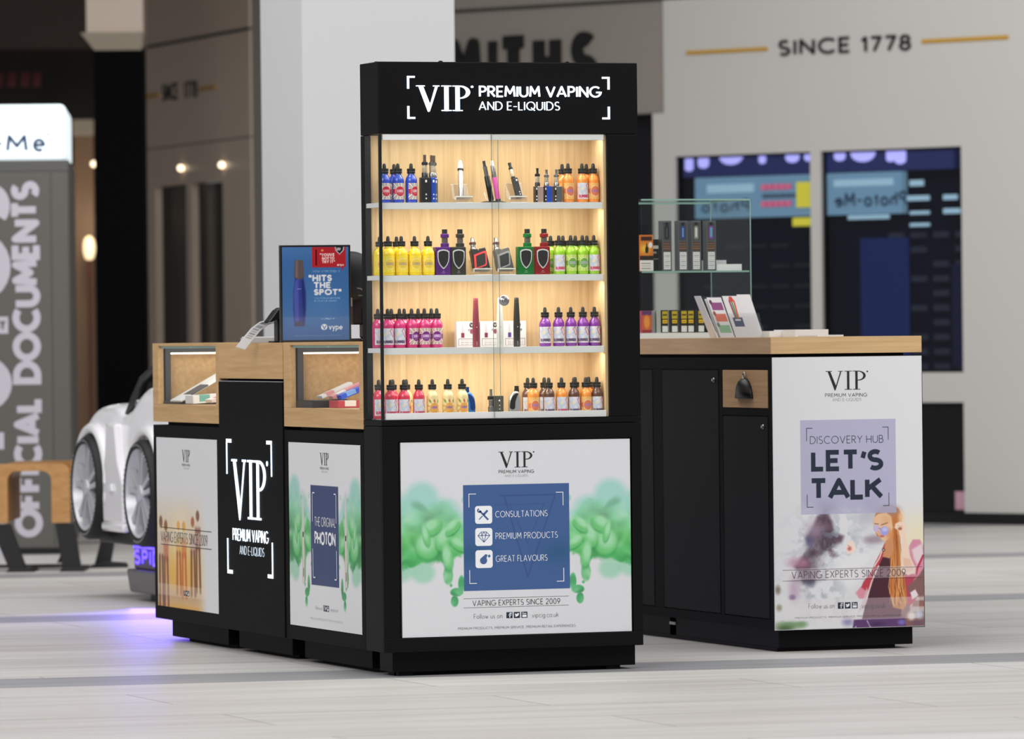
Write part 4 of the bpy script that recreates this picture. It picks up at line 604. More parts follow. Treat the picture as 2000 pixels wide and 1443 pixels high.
pen('vape_pen', (.4355, .060, Z1+.007), -.125, -.10, [('body', [(.0072, 0), (.0084, .002), (.0086, .004), (.0086, .078)], PNK), ('base_ring', [(.0088, 0), (.0090, .001), (.0090, .005), (.0086, .0055)], GUN), ('tank', [(.0076, .078), (.0076, .112), (.0064, .118)], STL), ('mouthpiece', [(.0056, .118), (.0046, .134), (.003, .135)], WM)], 'pink pen vape with silver tip on round black base, top shelf')
t = thing('pen_base', 'round black base under the two leaning pens, top shelf', 'display stand', (.422, .068, Z1)); obj('disc', G().lathe([(.043, 0), (.044, .001), (.043, .0025), (.030, .0055), (.005, .0062)], 32, sy=.75), BKM, t, smooth='auto'); obj('holder', G().tube([(-.032, .0, .035), (-.028, -.004, .012), (-.015, -.008, .0075), (.0, -.009, .0072), (.025, -.008, .0072)], .0016, 6), ACE, t, smooth=True)
t = thing('vape_pen', 'black pen vape with clear tank on its acrylic stand, top shelf', 'vape pen', (.511, .062, Z1+.0145)); t.rotation_euler = (-.24, -.17, 0)
obj('body', G().box(-.0095, .0095, -.008, .008, 0, .070).box(-.0095, .002, -.008, .008, .070, .076), BKM, t, bevel=.0015); obj('button', G().box(.001, .006, -.0092, -.008, .058, .064).box(.002, .0055, -.0092, -.008, .018, .022).box(.002, .0055, -.0092, -.008, .010, .014), WM, t)
obj('tank', G().lathe([(.0066, .0762), (.0068, .080), (.0068, .100), (.0060, .101)], 16, (-.0035, 0, 0)), TANKG, t, smooth='auto'); obj('mouthpiece', G().lathe([(.0072, .101), (.0074, .107), (.005, .109), (.0046, .113), (.0058, .120), (.0056, .124)], 16, (-.0035, 0, 0)), BKM, t, smooth='auto')
Z2 = SHELFZ[2]
def shield_mod(x, col, nm, label, mouth=BKM):
    m = mat('device_'+nm, col, .28, metal=.25); t = thing('box_mod', label, 'vape device', (x, .055, Z2), 0, 'shield fronted devices on the second shelf'); obj('body', G().box(-.0262, .0262, -.015, .015, 0, .093), m, t, bevel=.002)
    f = fr_front(-.015); pts = [(-.0205, .078), (-.014, .083), (0, .0855), (.014, .083), (.0205, .078), (.0205, .060), (.0185, .045), (.013, .033), (.005, .0235), (0, .020), (-.005, .0235), (-.013, .033), (-.0185, .045), (-.0205, .060)]
    g = G(); g.prism(pts, lambda h, z, n=0.: (h, -.015-n, z), 0, .0016); s = obj('shield_trim', g, TRS, t); cz = .054; g = G(); g.prism([(h*.84, cz+(z-cz)*.86) for h, z in pts], lambda h, z, n=0.: (h, -.015-n, z), .001, .0022); obj('shield_plate', g, mat('plate_dark', (40, 40, 38), .3), t)
    g = G(); g.box(-.003, .003, -.0156, -.0149, .0125, .0132); g.box(-.006, .006, -.0156, -.0149, .0080, .0085); obj('mark', g, WPR, t)
    hx = .0105; tk = m
    for n_, pf, mm in (('tank_base', [(.0142, .093), (.0142, .1045), (.012, .106)], m), ('tank_glass', [(.0098, .106), (.0102, .108), (.0102, .123), (.0095, .1235)], SMK), ('tank_cap', [(.0138, .1238), (.0142, .125), (.0142, .135), (.013, .1362)], m), ('mouthpiece', [(.0092, .1364), (.0092, .151), (.008, .1515)], mouth)): obj(n_, G().lathe(pf, 20, (hx, 0, 0)), mm, t, smooth='auto')
shield_mod(.234, (92, 40, 124), 'violet', 'violet device with dark shield front, beside yellow bottles'); shield_mod(.2875, (58, 56, 52), 'charcoal', 'charcoal device with dark shield front, right of violet one'); shield_mod(.524, (24, 112, 50), 'green', 'green device with dark shield front on second shelf'); shield_mod(.583, (140, 30, 34), 'red', 'red device with dark shield front, beside lime bottles')
def frame_mod(x, z, c, frm, label):
    t = thing('box_mod', label, 'vape device', (x, .068, z), 0); t.rotation_euler = (-.2, 0, 0); q = lambda L: [((a-420)*.000190, (745-b)*.000178) for a, b in L]; f = lambda h, zz, n=0.: (h, -n, zz)
    obj('body', G().prism(q([(290, 745), (250, 380), (262, 348), (375, 345), (388, 368), (420, 335), (500, 318), (522, 330), (585, 720), (580, 745)]), f, -.024, 0), c, t, bevel=.002)
    g = G(); o = q([(290, 462), (495, 385), (528, 400), (520, 640), (500, 668), (330, 728), (290, 742)]); cx = sum(a for a, b in o)/7; cz = sum(b for a, b in o)/7; i_ = [(cx+(a-cx)*.74+.0006, cz+(b-cz)*.78) for a, b in o]
    g.strip(o+[o[0]], i_+[i_[0]], f, .0003, .002); obj('screen_frame', g, frm, t); obj('screen', G().prism(i_, f, .0002, .0010), mat('screen_dark', (44, 46, 44), .2), t)
    bx = (310-420)*.00019
    for n_, pf, mm in (('tank_base', [(.0105, .071), (.0100, .076), (.0082, .078), (.0082, .088)], STL), ('tank_cap', [(.0112, .088), (.0118, .090), (.0118, .094), (.0082, .0955)], mat('tank_dark', (90, 60, 58), .3) if frm is not GUN else GUN), ('mouthpiece', [(.0070, .0955), (.0064, .108), (.0050, .110)], STL)): obj(n_, G().lathe(pf, 18, (bx, .012, 0)), mm, t, smooth='auto')
frame_mod(.378, Z2+.0175, BKM, mat('frame_red', (220, 60, 66), .35), 'black device with red diamond frame on clear stand, second shelf'); frame_mod(.461, Z2+.0175, mat('device_grey', (88, 88, 88), .35), mat('frame_grey', (140, 140, 142), .3), 'grey device with grey diamond frame on clear stand, second shelf')
Z3 = SHELFZ[3]
def pen_box(x, c, label):
    p = Paint(0, 1, 0, 1, 50, 54, (244, 240, 240)); p.poly([(.2, .36), (.32, .36), (.28, .92), (.24, .92)], (228, 200, 208), .02); p.rect(.2, .33, .36, .56, c); p.ell(.66, .86, .1, .1, (30, 30, 34), .1); p.line([(.62, .90), (.66, .82), (.70, .9)], .012, (240, 240, 240), .01); p.text('vype', .5, .82, .62, .76, (70, 70, 76), .12, .015); p.ell(.66, .6, .08, .09, c, .15, .8)
    for y in (.26, .18, .10): [p.rect(x_, x_+.05, y-.012, y+.018, (150, 140, 140), .6) for x_ in np.arange(.2, .8, .075)]
    p.line([(.08, .32), (.94, .32), (.94, .05), (.08, .05), (.08, .32)], .006, (110, 110, 116), .006)
    t = thing('product_box', label, 'box', (x, .125, Z3), 0, 'white device boxes on the third shelf'); obj('carton', G().box(-.040, .040, -.012, .012, 0, .0855), WHT, t, bevel=.0006); p.mesh('printed_front', vcol('box_print', .45), on_frame(fr_front(-.0121), -.0398, .0398, .0004, .085), t)
pen_box(.343, (140, 60, 80), 'white carton behind the maroon pen, third shelf'); pen_box(.4255, (130, 50, 90), 'white carton behind the white pen, third shelf'); pen_box(.508, (86, 70, 160), 'white carton with purple dot behind the charcoal pen, third shelf')
def epen(x, m, label, dot):
    t = thing('vape_pen', label, 'vape pen', (x, .052, Z3), 0, 'three upright pens on the third shelf')
    for nm, pf in (('body', [(.0108, 0), (.0118, .0015), (.0118, .070), (.0112, .088), (.0086, .146)]), ('mouthpiece', [(.0083, .1462), (.0086, .147), (.0078, .161), (.0066, .163)])): obj(nm, G().lathe(pf, 24, sy=.72), m, t, smooth='auto')
    obj('button', G().lathe([(.0016, .0), (.0014, .0012)], 10, (0, -.0082, .066), axis='y'), dot, t); g = G(); st, hw = text_strokes('vype', 0, .014, 0, .0035, .12); f = lambda h, z, n=0.: (.001-z, -.00865, .005+h)
    for q in st:
        if not isinstance(q[0], str): a, b = ribbon(q, hw); g.strip(a, b, f, 0)
    obj('lettering', g, dot, t)
epen(.3495, mat('device_maroon', (136, 56, 68), .4), 'tall maroon pen vape standing before white cartons', WPR); epen(.434, mat('device_pearl', (226, 226, 222), .3), 'tall white pen vape behind the chrome lock', GRY); epen(.493, mat('device_charcoal', (70, 66, 60), .4), 'tall charcoal pen vape standing before white cartons', WPR)
Z4 = SHELFZ[4]
def tear(x, y, m, face, rz, label):
    t = thing('pod_device', label, 'vape device', (x, y, Z4), rz); f = lambda h, z, n=0.: (h, -n, z)
    obj('body', G().prism([(-.021, 0), (.021, 0), (.022, .055), (.017, .078), (.014, .086), (.002, .088), (-.008, .082), (-.018, .066), (-.021, .045)], f, -.012, .008), m, t, bevel=.006, seg=3, smooth=True)
    obj('face_plate', G().prism(A(-.010, .034, .0095, .008, 180, 360, 8)+[(.0, .05), (.006, .068), (.012, .078), (.004, .080), (-.008, .072), (-.017, .056)], f, .0075, .0105), face, t, bevel=.001); obj('mouthpiece', G().lathe([(.008, .084), (.0085, .090), (.0072, .098), (.0085, .102), (.006, .104)], 16, (.009, .002, 0)), face, t, smooth='auto'); return t
o = tear(.345, .11, mat('device_sky', (60, 122, 200), .2, metal=.35), mat('device_navy', (24, 60, 130), .2, metal=.4), .0, 'blue curved pod device behind cream bottles, bottom shelf'); o.scale = (-.9, .9, .98)
tear(.481, .05, SIL, mat('black_gloss', (40, 36, 34), .15), 0, 'silver and black curved pod device, bottom shelf')
t = thing('box_mod', 'square grey device with side tank, bottom shelf', 'vape device', (.417, .06, Z4)); obj('body', G().box(-.004, .026, -.011, .011, 0, .072), mat('device_olive', (74, 72, 62), .4), t, bevel=.0015); obj('base', G().box(-.026, .026, -.011, .011, 0, .0065), GUN, t, bevel=.001)
obj('button', G().lathe([(.003, 0), (.0026, .001)], 12, (.011, -.011, .056), axis='y').lathe([(.002, 0), (.0018, .001)], 12, (.0115, -.011, .040), axis='y').lathe([(.002, 0), (.0018, .001)], 12, (.0115, -.011, .028), axis='y'), WM, t)
for n_, pf, mm in (('tank', [(.0085, .0066), (.0105, .008), (.0105, .036), (.008, .038), (.008, .058)], STL), ('tank_cap', [(.0115, .059), (.0118, .060), (.0118, .070), (.009, .0712)], BKM), ('mouthpiece', [(.0055, .0713), (.0045, .080), (.0045, .094)], STL)): obj(n_, G().lathe(pf, 18, (-.0145, 0, 0)), mm, t, smooth='auto')
# ---------------------------------------------------------------- things on and in the side counter
t = thing('advert_stand', 'blue advert in a black frame standing on the side counter', 'advert', (.145, 1.15, 1.101), -.12); f = fr_front(-.010)
obj('frame', G().box(-.125, .125, -.010, .012, 0, .338), BKM, t, bevel=.002); obj('support', G().box(-.06, .06, .012, .07, 0, .006).box(-.01, .01, .012, .02, .006, .2), BKM, t)
p = Paint(0, 127, 0, 187, 116, 170, (62, 108, 166)); p.mix(np.exp(-((p.X-75)/45)**2-((p.Y-70)/50)**2)*.35, (96, 146, 200)); p.mix((1-sstep(p.Y, 0, 60))*.45, (36, 76, 140)); p.mix(sstep(p.Y, 150, 190)*.3, (96, 140, 190))
p.poly([(22, 28), (42, 28), (45, 62), (45, 96), (41, 126), (24, 126), (20, 96), (20, 62)], (52, 66, 140), .8); p.poly([(24, 32), (31, 32), (31, 122), (24, 120), (21, 90)], (82, 96, 176), 2.5, .8); p.poly([(39, 32), (43, 60), (43, 96), (40, 120), (37, 120)], (34, 44, 104), 2, .8); p.poly([(22, 126), (32, 121), (42, 126), (40, 161), (24, 161)], (96, 84, 84), .8); p.poly([(25, 127), (30, 125), (30, 160), (26, 160)], (124, 112, 110), 1.5, .8); p.rect(28, 36, 102, 104, (170, 180, 220), .7); p.poly([(23, 28), (41, 28), (40, 38), (24, 38)], (66, 62, 84), 2, .8)
p.poly([(57, 187), (57, 146), (112, 146), (117, 139), (117, 146), (122, 147), (122, 187)], (178, 42, 50), .5); p.text('"YOUVE', 72, 100, 168, 174, (240, 214, 214), .24, .3); p.text('GOT TO', 76, 100, 161, 167, (240, 214, 214), .24, .3); p.text('TRY IT"', 76, 101, 154, 160, (240, 214, 214), .24, .3); p.rect(63, 67, 150, 182, (90, 20, 28)); p.ell(77, 180, 2.5, 2, (230, 150, 90), .3); p.ell(107, 150.5, 2, 2, (240, 220, 220), .3); p.text('vype', 110, 118, 149, 153, (240, 220, 220), .2, .3)
p.poly([(101, 190), (119, 190), (118, 180), (110, 171), (102, 180)], (200, 206, 212), .5); p.poly([(102.5, 189), (117.5, 189), (116.5, 180.5), (110, 173), (103.5, 180.5)], (34, 36, 40), .4); p.text('\u00a319', 104.5, 112, 180, 185, (230, 230, 230), .2, .3)
p.text('NEW VYPE EPEN 3', 59, 110, 136, 140, (120, 160, 206), .2, .3); p.text('"HITS', 50, 95, 118, 131, (226, 230, 238), .26, .4); p.text('THE', 60, 92, 104, 116.5, (226, 230, 238), .26, .4); p.text('SPOT"', 60, 113, 90, 102.5, (226, 230, 238), .26, .4)
p.text('THE VAPE EVERYONE', 60, 110, 82.5, 86, (130, 170, 214), .2, .3); p.text('IS TALKING ABOUT', 60, 104, 77, 80.5, (130, 170, 214), .2, .3); p.text('GOVYPE.COM', 73, 99, 41, 44, (170, 200, 230), .2, .3); p.ell(79, 26, 6, 6, (228, 232, 240), .1); p.line([(76, 29), (79.5, 22), (82, 28)], 1., (62, 108, 166), .4); p.text('vype', 88, 114, 20.5, 32, (232, 236, 242), .13, .4); p.rect(20, 110, 8, 9, (110, 140, 190), .6)
p.mesh('advert_print', vcol('advert_print', .25, .3), on_frame(lambda h, z, n=0.: (h, -.0104-n, z), -.1175, .1175, .008, .331), t)
t = thing('till', 'black till screen standing on the counter behind the blue advert', 'till', (.43, 1.40, 1.101), 0.)
obj('screen_housing', G().lathe([(.02, -.035), (.06, -.030), (.082, -.012), (.087, .01), (.087, .05), (.07, .06)], 36, (-.078, .02, .232), axis='y', sy=1.0), BKM, t, smooth='auto'); obj('stand', G().box(-.065, .09, .0, .06, .06, .175).box(-.06, .06, -.06, .08, 0, .012).box(-.03, .03, -.01, .04, .012, .12), mat('till_brown', (38, 24, 22), .4), t, bevel=.006)
obj('label_sticker', G().box(-.092, -.079, -.036, -.034, .125, .178), mat('sticker_grey', (150, 150, 152), .5), t); obj('cable', G().tube([(-.075, -.03, .192), (-.05, -.045, .186), (-.032, -.045, .172), (-.034, -.045, .162), (-.075, -.03, .164)], .0028, 8), mat('cable_grey', (126, 120, 112), .5), t, smooth=True)
tag(obj('paper_sheet', G().box(-.0285, .06, -.0006, .0006, 0, .086).box(-.0285, .06, .0006, .022, 0, .001), WHT), 'white card standing beside the tall cabinet on the counter', 'card').location = (.115, .40, 1.103)
t = thing('card_reader', 'small black card reader propped left of the blue advert', 'card reader', (.035, 1.30, 1.101)); obj('stand', G().box(.015, .030, -.01, .03, 0, .10).box(.0, .045, -.02, .05, 0, .006), BKM, t, bevel=.002)
obj('handset', G().prism([(-.024, .072), (-.012, .086), (.008, .112), (.027, .124), (.032, .098), (.008, .080), (-.010, .072)], lambda h, z, n=0.: (h, -n, z), -.03, .03), BKM, t, bevel=.004); obj('tongue', G().prism([(-.048, .066), (-.018, .074), (-.018, .070)], lambda h, z, n=0.: (h, -n, z), -.012, .012), GUN, t)
for i, (x, y, wd, lab) in enumerate(((-.0, 1.55, .10, 'clear plastic tray at the far end of the pod top'), (.09, 1.50, .085, 'clear plastic tray, middle of three on the pod top'), (.155, 1.34, .075, 'clear plastic tray beside the card reader on pod top'))):
    t = thing('plastic_tray', lab, 'tray', (x+.06, y, 1.101), 0, 'clear trays on the pod top'); obj('tray', G().box(-wd/2, wd/2, -.05, .05, 0, .018), mat('frosted_plastic', (186, 188, 192), .25), t, bevel=.001); obj('papers', G().box(-wd/2+.004, wd/2-.004, -.045, .045, .0182, .022), WHT, t)
p = Paint(0, 1, 0, 1, 24, 40, (236, 236, 238)); [p.rect(.2, .8, y, y+.012+.01*(i % 3), (150, 150, 156), .8) for i, y in enumerate(np.linspace(.25, .8, 14))]
t = thing('price_strip', 'white paper strip with barcode hanging over the oak pod top', 'paper strip', (-.012, 1.33, 1.10)); P0 = np.array([(-.115, 0, -.018), (-.085, 0, .018), (-.055, .01, .048), (-.02, .02, .070), (.02, .03, .078)])
def strip_fn(u, v):
    k = np.interp(v, np.linspace(0, 1, 5), range(5)); i = np.clip(k.astype(int), 0, 3); fr_ = (k-i)[:, None]; c = P0[i]*(1-fr_)+P0[i+1]*fr_; c = c.copy(); c[:, 0] += (u-.5)*.034+.05; c[:, 2] += (u-.5)*-.010; c[:, 1] -= .012; return c
q = p.mesh('paper', vcol('paper_print', .6), strip_fn, t); q.modifiers.new('s', 'SOLIDIFY').thickness = .0008
def leaf(name, loc, sz, rot, col, label, cat, lift=None):
    t = thing(name, label, cat, loc); t.rotation_euler = rot; obj('cover', G().box(0, sz[0], 0, sz[1], 0, sz[2]), col, t, bevel=.0005); obj('band', G().box(sz[0]*.15, sz[0]*.4, -.0003, sz[1]*.7, sz[2]*.2, sz[2]+.0004), lift or WPR, t); return t
PINK = mat('carton_pink', (226, 150, 160), .4); RED_ = mat('carton_red', (196, 70, 84), .4); BL_ = mat('carton_blue', (30, 84, 214), .35); TEAL = mat('leaflet_teal', (110, 178, 166), .5)
t = thing('display_tray', 'black tray inside the near showcase below the advert', 'tray', (.10, .90, .877)); obj('tray', G().box(-.078, .055, -.09, .09, 0, .026), BKM, t, bevel=.002); obj('slope', G().prism([(-.06, .026), (.05, .026), (.05, .029)], lambda h, z, n=0.: (h, -n, z), -.08, .08), mat('tray_grey', (92, 92, 94), .3), t)
leaf('product_box', (.072, .68, .878), (.16, .10, .024), (0, 0, 0), RED_, 'red and white carton lying at the front of the near showcase', 'box', WPR); leaf('product_box', (.075, .86, .908), (.12, .05, .010), (0, -.40, 0), WHT, 'white carton leaning in the near showcase, leftmost', 'box', PINK)
leaf('product_box', (.095, .80, .907), (.13, .045, .010), (0, -.42, 0), PINK, 'pink carton leaning in the near showcase beside the blue one', 'box', WPR); leaf('product_box', (.105, .735, .905), (.14, .05, .016), (0, -.36, 0), BL_, 'bright blue carton leaning in the near showcase', 'box', mat('carton_sky', (120, 170, 240), .35))
leaf('display_card', (.02, 2.38, .886), (.30, .14, .006), (0, -.50, 0), WHT, 'large white display card sloping up inside the far showcase', 'card', mat('card_charcoal', (70, 70, 78), .5)); leaf('product_box', (.03, 2.26, .880), (.16, .10, .030), (0, -.05, 0), WHT, 'white carton lying inside the far showcase', 'box', TEAL); leaf('product_box', (.06, 2.12, .884), (.15, .08, .012), (0, -.30, 0), mat('carton_pale', (228, 216, 216), .5), 'pale carton with red band inside the far showcase', 'box', RED_)
t = thing('display_tray', 'black tray inside the far showcase under white cards', 'tray', (.10, 2.50, .877)); obj('tray', G().box(-.08, .20, -.10, .12, 0, .012), BKM, t, bevel=.002)
# ---------------------------------------------------------------- glass case and goods on the right counter
x0, x1, y0, y1, zb, zt = 1.668, 2.104, 1.94, 2.34, 1.1, 1.61
t = thing('glass_case', 'clear glass display case with green edges on the right counter', 'glass case', (1.88, 2.14, 1.1)); off = (1.88, 2.14, 1.1)
GC = glass('case_glass', (251, 253, 252), .6)
obj('base', G().box(x0, x1-.12, y0+.006, y1, zb, zb+.02), WHT, t, off)
for nm, b in (('front_glass', (x0, x1, y0, y0+.004, zb, zt)), ('side_glass', (x1-.004, x1, y0+.0045, y1, zb, zt)), ('back_glass', (x0, x1-.0045, y1-.004, y1, zb+.021, zt)), ('top_glass', (x0, x1, y0, y1, zt+.0005, zt+.0055)), ('shelf', (x0+.002, x1-.005, y0+.006, y1-.006, 1.343, 1.349))): obj(nm, G().box(*b), GC, t, off)
g = G(); g.box(x0, x1+.0006, y0-.0006, y0+.0002, zt, zt+.0058); g.box(x1-.0004, x1+.0006, y0-.0006, y1, zt, zt+.0058); g.box(x1-.003, x1+.0006, y0-.0006, y0+.001, zb, zt); g.box(x1-.0015, x1, y1-.004, y1, zb, zt); g.box(x0+.002, x1-.005, y0+.0052, y0+.006, 1.343, 1.3492); g.box(x0, x1-.001, y1-.0045, y1-.004, zt-.004, zt+.001); obj('glass_edges', g, GED, t, off)
def carton(name, loc, sz, p, side, label, group=None, rz=0.):
    t = thing(name, label, 'box', loc, rz, group); obj('carton', G().box(-sz[0]/2, sz[0]/2, 0, sz[1], 0, sz[2]), side, t, bevel=.0006)
    if p: p.mesh('printed_front', vcol('box_print', .4), on_frame(lambda h, z, n=0.: (h, -.0002-n, z), -sz[0]/2+.0004, sz[0]/2-.0004, .0005, sz[2]-.0005), t)
    return t
def tall_print(c, c2):
    p = Paint(0, 1, 0, 1, 26, 120, (92, 94, 98)); p.rect(.1, .9, .60, .97, (70, 72, 76)); p.rect(.34, .66, .90, .97, (30, 30, 32)); p.poly([(.28, .64), (.72, .64), (.72, .86), (.62, .9), (.38, .9), (.28, .86)], c, .03); p.rect(.42, .58, .68, .86, c2); p.rect(.1, .9, .39, .58, (74, 62, 58)); [p.rect(x_, x_+.09, y, y+.024, (176, 120, 84), .8) for y in (.53, .48, .43) for x_ in (.16, .3, .44, .58, .72)]; p.rect(.16, .84, .03, .37, (226, 226, 226)); [p.rect(.22, .78, y, y+.012, (110, 110, 110), .8) for y in np.linspace(.06, .33, 8)]; return p
ZS = 1.3495
for x, c, c2, nm in ((1.7805, (30, 30, 32), (80, 80, 82), 'black'), (1.8445, (30, 64, 130), (120, 150, 200), 'blue'), (1.8975, (150, 148, 140), (220, 218, 210), 'silver'), (1.9575, (130, 70, 170), (60, 190, 170), 'rainbow')):
    carton('product_box', (x, 1.97, ZS), (.038, .038, .186), tall_print(c, c2), mat('carton_smoke', (84, 86, 88), .25), f'tall clear-topped carton with {nm} device in the glass case', 'tall cartons in the glass case')
p = Paint(0, 1, 0, 1, 40, 80, (206, 110, 40)); p.mix(np.exp(-((p.X-.4)/.4)**2-((p.Y-.62)/.14)**2), (248, 196, 60)); p.rect(.1, .9, .84, .95, (60, 30, 20)); p.poly([(.42, .5), (.62, .5), (.66, .62), (.56, .7), (.56, .76), (.48, .76), (.48, .7), (.4, .62)], (30, 26, 26), .02); p.ell(.8, .72, .14, .08, (236, 226, 222), .1); p.rect(0, 1, .30, .42, (40, 28, 26)); p.rect(0, 1, 0, .30, (228, 222, 216)); [p.rect(.1, .8, y, y+.02, (120, 112, 110), .8) for y in (.06, .13, .20)]
carton('product_box', (1.693, 1.955, ZS), (.054, .04, .134), p, mat('carton_orange', (196, 104, 44), .4), 'orange carton with white base in the glass case'); p = Paint(0, 1, 0, 1, 20, 60, (26, 24, 26)); p.rect(.05, .95, .7, .8, (206, 204, 204)); p.rect(.1, .7, .55, .62, (150, 150, 150)); p.rect(.05, .95, .36, .4, (120, 116, 116))
carton('product_box', (1.738, 1.985, ZS), (.030, .04, .118), p, BKM, 'narrow black carton next to the orange one in the glass case'); carton('product_box', (2.030, 1.975, ZS), (.102, .06, .024), None, WHT, 'flat white carton at the right end of the glass case shelf'); carton('product_box', (2.012, 2.05, ZS), (.075, .06, .040), None, mat('carton_offwhite', (214, 214, 214), .5), 'flat white carton behind another one on the glass case shelf')
ZB = 1.1205
p = Paint(0, 1, 0, 1, 30, 50, (196, 96, 60)); p.rect(0, 1, .8, 1, (96, 60, 110)); p.ell(.5, .5, .3, .3, (232, 150, 70), .3); p.rect(0, 1, 0, .14, (150, 50, 60)); carton('product_box', (1.694, 1.962, ZB), (.040, .03, .082), p, RED_, 'orange and purple carton at the bottom of the glass case'); carton('product_box', (1.723, 1.975, ZB), (.018, .03, .082), None, mat('carton_silver', (150, 152, 154), .35), 'thin silver carton at the bottom of the glass case'); carton('product_box', (1.7445, 1.97, ZB), (.017, .03, .084), None, mat('carton_dim', (172, 176, 170), .4), 'thin pale carton beside yellow ones in the glass case')
p = Paint(0, 1, 0, 1, 24, 60, (34, 32, 28)); p.rect(.05, .95, .62, .96, (190, 168, 40)); p.rect(.15, .85, .76, .82, (60, 52, 30)); p.rect(.1, .9, .42, .56, (234, 190, 40)); p.rect(.05, .95, .02, .30, (226, 224, 220)); p.rect(.2, .8, .46, .5, (120, 90, 30))
for i, x in enumerate((1.7685, 1.807, 1.8445, 1.872, 1.913)): carton('product_box', (x, 1.968, ZB), (.026, .028, .084), p, mat('carton_black', (30, 28, 26), .4), f'yellow and black carton, {ORD[i]} from left in the glass case', 'yellow cartons in the glass case')
# leaflet holder
t = thing('leaflet_holder', 'clear leaflet holder standing at the front of the glass case', 'leaflet holder', (1.80, 1.40, 1.1)); f = lambda h, z, n=0.: (h, -n, z)
def para(xb, xt, wd, z0, z1, y0, y1, th=.002): return G().add([(xb, y0, z0), (xb+wd, y0, z0), (xb+wd, y0+th, z0), (xb, y0+th, z0), (xt, y1, z1), (xt+wd, y1, z1), (xt+wd, y1+th, z1), (xt, y1+th, z1)], [(0,3,2,1),(4,5,6,7),(0,1,5,4),(1,2,6,5),(2,3,7,6),(3,0,4,7)])
obj('front_panel', para(-.075, -.085, .19, .001, .088, -.034, -.022, .0015), ACR, t); obj('back_panel', para(-.065, -.125, .21, .001, .150, .004, .03, .002), ACR, t); obj('side_panel', G().add([(-.066, -.04, 0), (-.064, -.04, 0), (-.064, .03, 0), (-.066, .03, 0), (-.128, -.03, .152), (-.126, -.03, .152), (-.126, .03, .152), (-.128, .03, .152)], [(0,3,2,1),(4,5,6,7),(0,1,5,4),(1,2,6,5),(2,3,7,6),(3,0,4,7)]), mat('acrylic_pale', (238, 240, 243), .3, spec=.4), t)
def leaflet_print(cols, kind):
    p = Paint(0, 1, 0, 1, 50, 100, (232, 232, 236))
    if kind == 0: [p.rect(.12, .92, y, y+.19, c) for y, c in zip((.68, .40, .12), cols)]; [p.ell(.16, y+.2, .1, .06, tuple(np.array(c)*.7), .2) for y, c in zip((.68, .40, .12), cols)]
    else:
        p.rect(.2, .85, .26, .48, cols[0]); p.rect(.34, .7, .40, .44, (220, 220, 226)); [p.line([(x, .5), (x+dx, .86)], .05, c, .02) for x, dx, c in ((.40, -.04, cols[1]), (.5, 0, cols[2]), (.6, .06, cols[3]))]; p.ell(.5, .92, .14, .07, cols[3], .2)
    return p
def leaflet(x, wd, zt, y, p, label):
    tt = thing('leaflet', label, 'leaflet', (1.80, 1.40+y, 1.101), 0, 'leaflets in the clear holder'); obj('sheet', para(x, x-.042, wd, 0, zt, -.020, .006, .0016), WHT, tt)
    if p: p.mesh('printed_face', vcol('paper_print', .6), lambda u, v: np.stack([x+.001-.042*v+u*(wd-.002), -.0204+.026*v, v*zt], -1), tt)
leaflet(-.048, .056, .145, -.003, leaflet_print([(150, 84, 140), (226, 120, 90), (140, 190, 150)], 0), 'white leaflet with purple, orange and green blocks, in the holder'); leaflet(.012, .060, .150, -.0035, leaflet_print([(74, 84, 112), (150, 60, 90), (80, 150, 90), (214, 84, 74)], 1), 'white leaflet with coloured pens over a grey block, in the holder'); leaflet(.070, .052, .155, .0, None, 'plain white leaflet at the right of the clear holder'); leaflet(-.052, .06, .140, .006, None, 'plain pale leaflet at the back of the clear holder')
for x, y, wd, dp, h, lab, nm in ((1.975, 1.42, .11, .2, .022, 'stack of white papers beside the leaflet holder', 'paper_stack'), (2.035, 1.30, .13, .2, .026, 'white paper stack right of the leaflets on the counter', 'paper_stack'), (1.985, 1.0, .10, .18, .006, 'loose white sheets near the counter front corner', 'paper_sheets')):
    tag(obj(nm, G().box(-wd/2, wd/2, -dp/2, dp/2, 0, h), WHT, bevel=.0005), lab, 'papers').location = (x, y, 1.1005)
# ---------------------------------------------------------------- shop fronts behind
FR = fr_dir((7.722, 12.077), -1.05); FL = fr_side(5.095)
WALL = mat('shopfront_white', (206, 204, 200), .38, spec=.4); WALLM = mat('shopfront_taupe', (152, 145, 137), .4); WALLL = mat('shopfront_brown', (232, 210, 190), .3); DARKB = mat('dark_frame', (14, 14, 16), .5); SIGN = mat('sign_black', (20, 20, 20), .5); GOLD = mat('sign_gold', (200, 152, 40), .45)
def wallp(name, fr, rects, m, n0=-.05, n1=0.):
    g = G()
    for h0, h1, z0, z1 in rects: g.prism([(h0, z0), (h1, z0), (h1, z1), (h0, z1)], fr, n0, n1)
    return struct(name, g, m)
wallp('wall_right', FR, [(-2.39, 3.5, 2.44, 3.115), (-2.31, 3.5, 2.175, 2.44), (-2.48, -2.31, .065, 2.44), (-1.292, -1.216, .873, 2.175), (-.2, 3.5, .065, 2.175), (-2.31, -.2, .70, .873), (-2.39, 3.5, 3.135, 5)], WALL)
wallp('wall_back', FR, [(-4.3, -2.39, 2.44, 3.115), (-4.3, -2.39, 3.135, 5)], WALLM, -.18, -.02); wallp('trim_1', FR, [(-4.3, 3.5, 3.115, 3.135), (-4.3, 3.5, 2.436, 2.442)], mat('trim_dark', (70, 66, 62), .5), -.15, -.005)
wallp('baseboard_right', FR, [(-2.48, 3.5, 0, .065)], DARKB, -.15, .01); wallp('door_1', FR, [(-4.3, -2.48, 0, 2.44)], mat('shutter_dark', (12, 13, 22), .5), -.3, -.2)
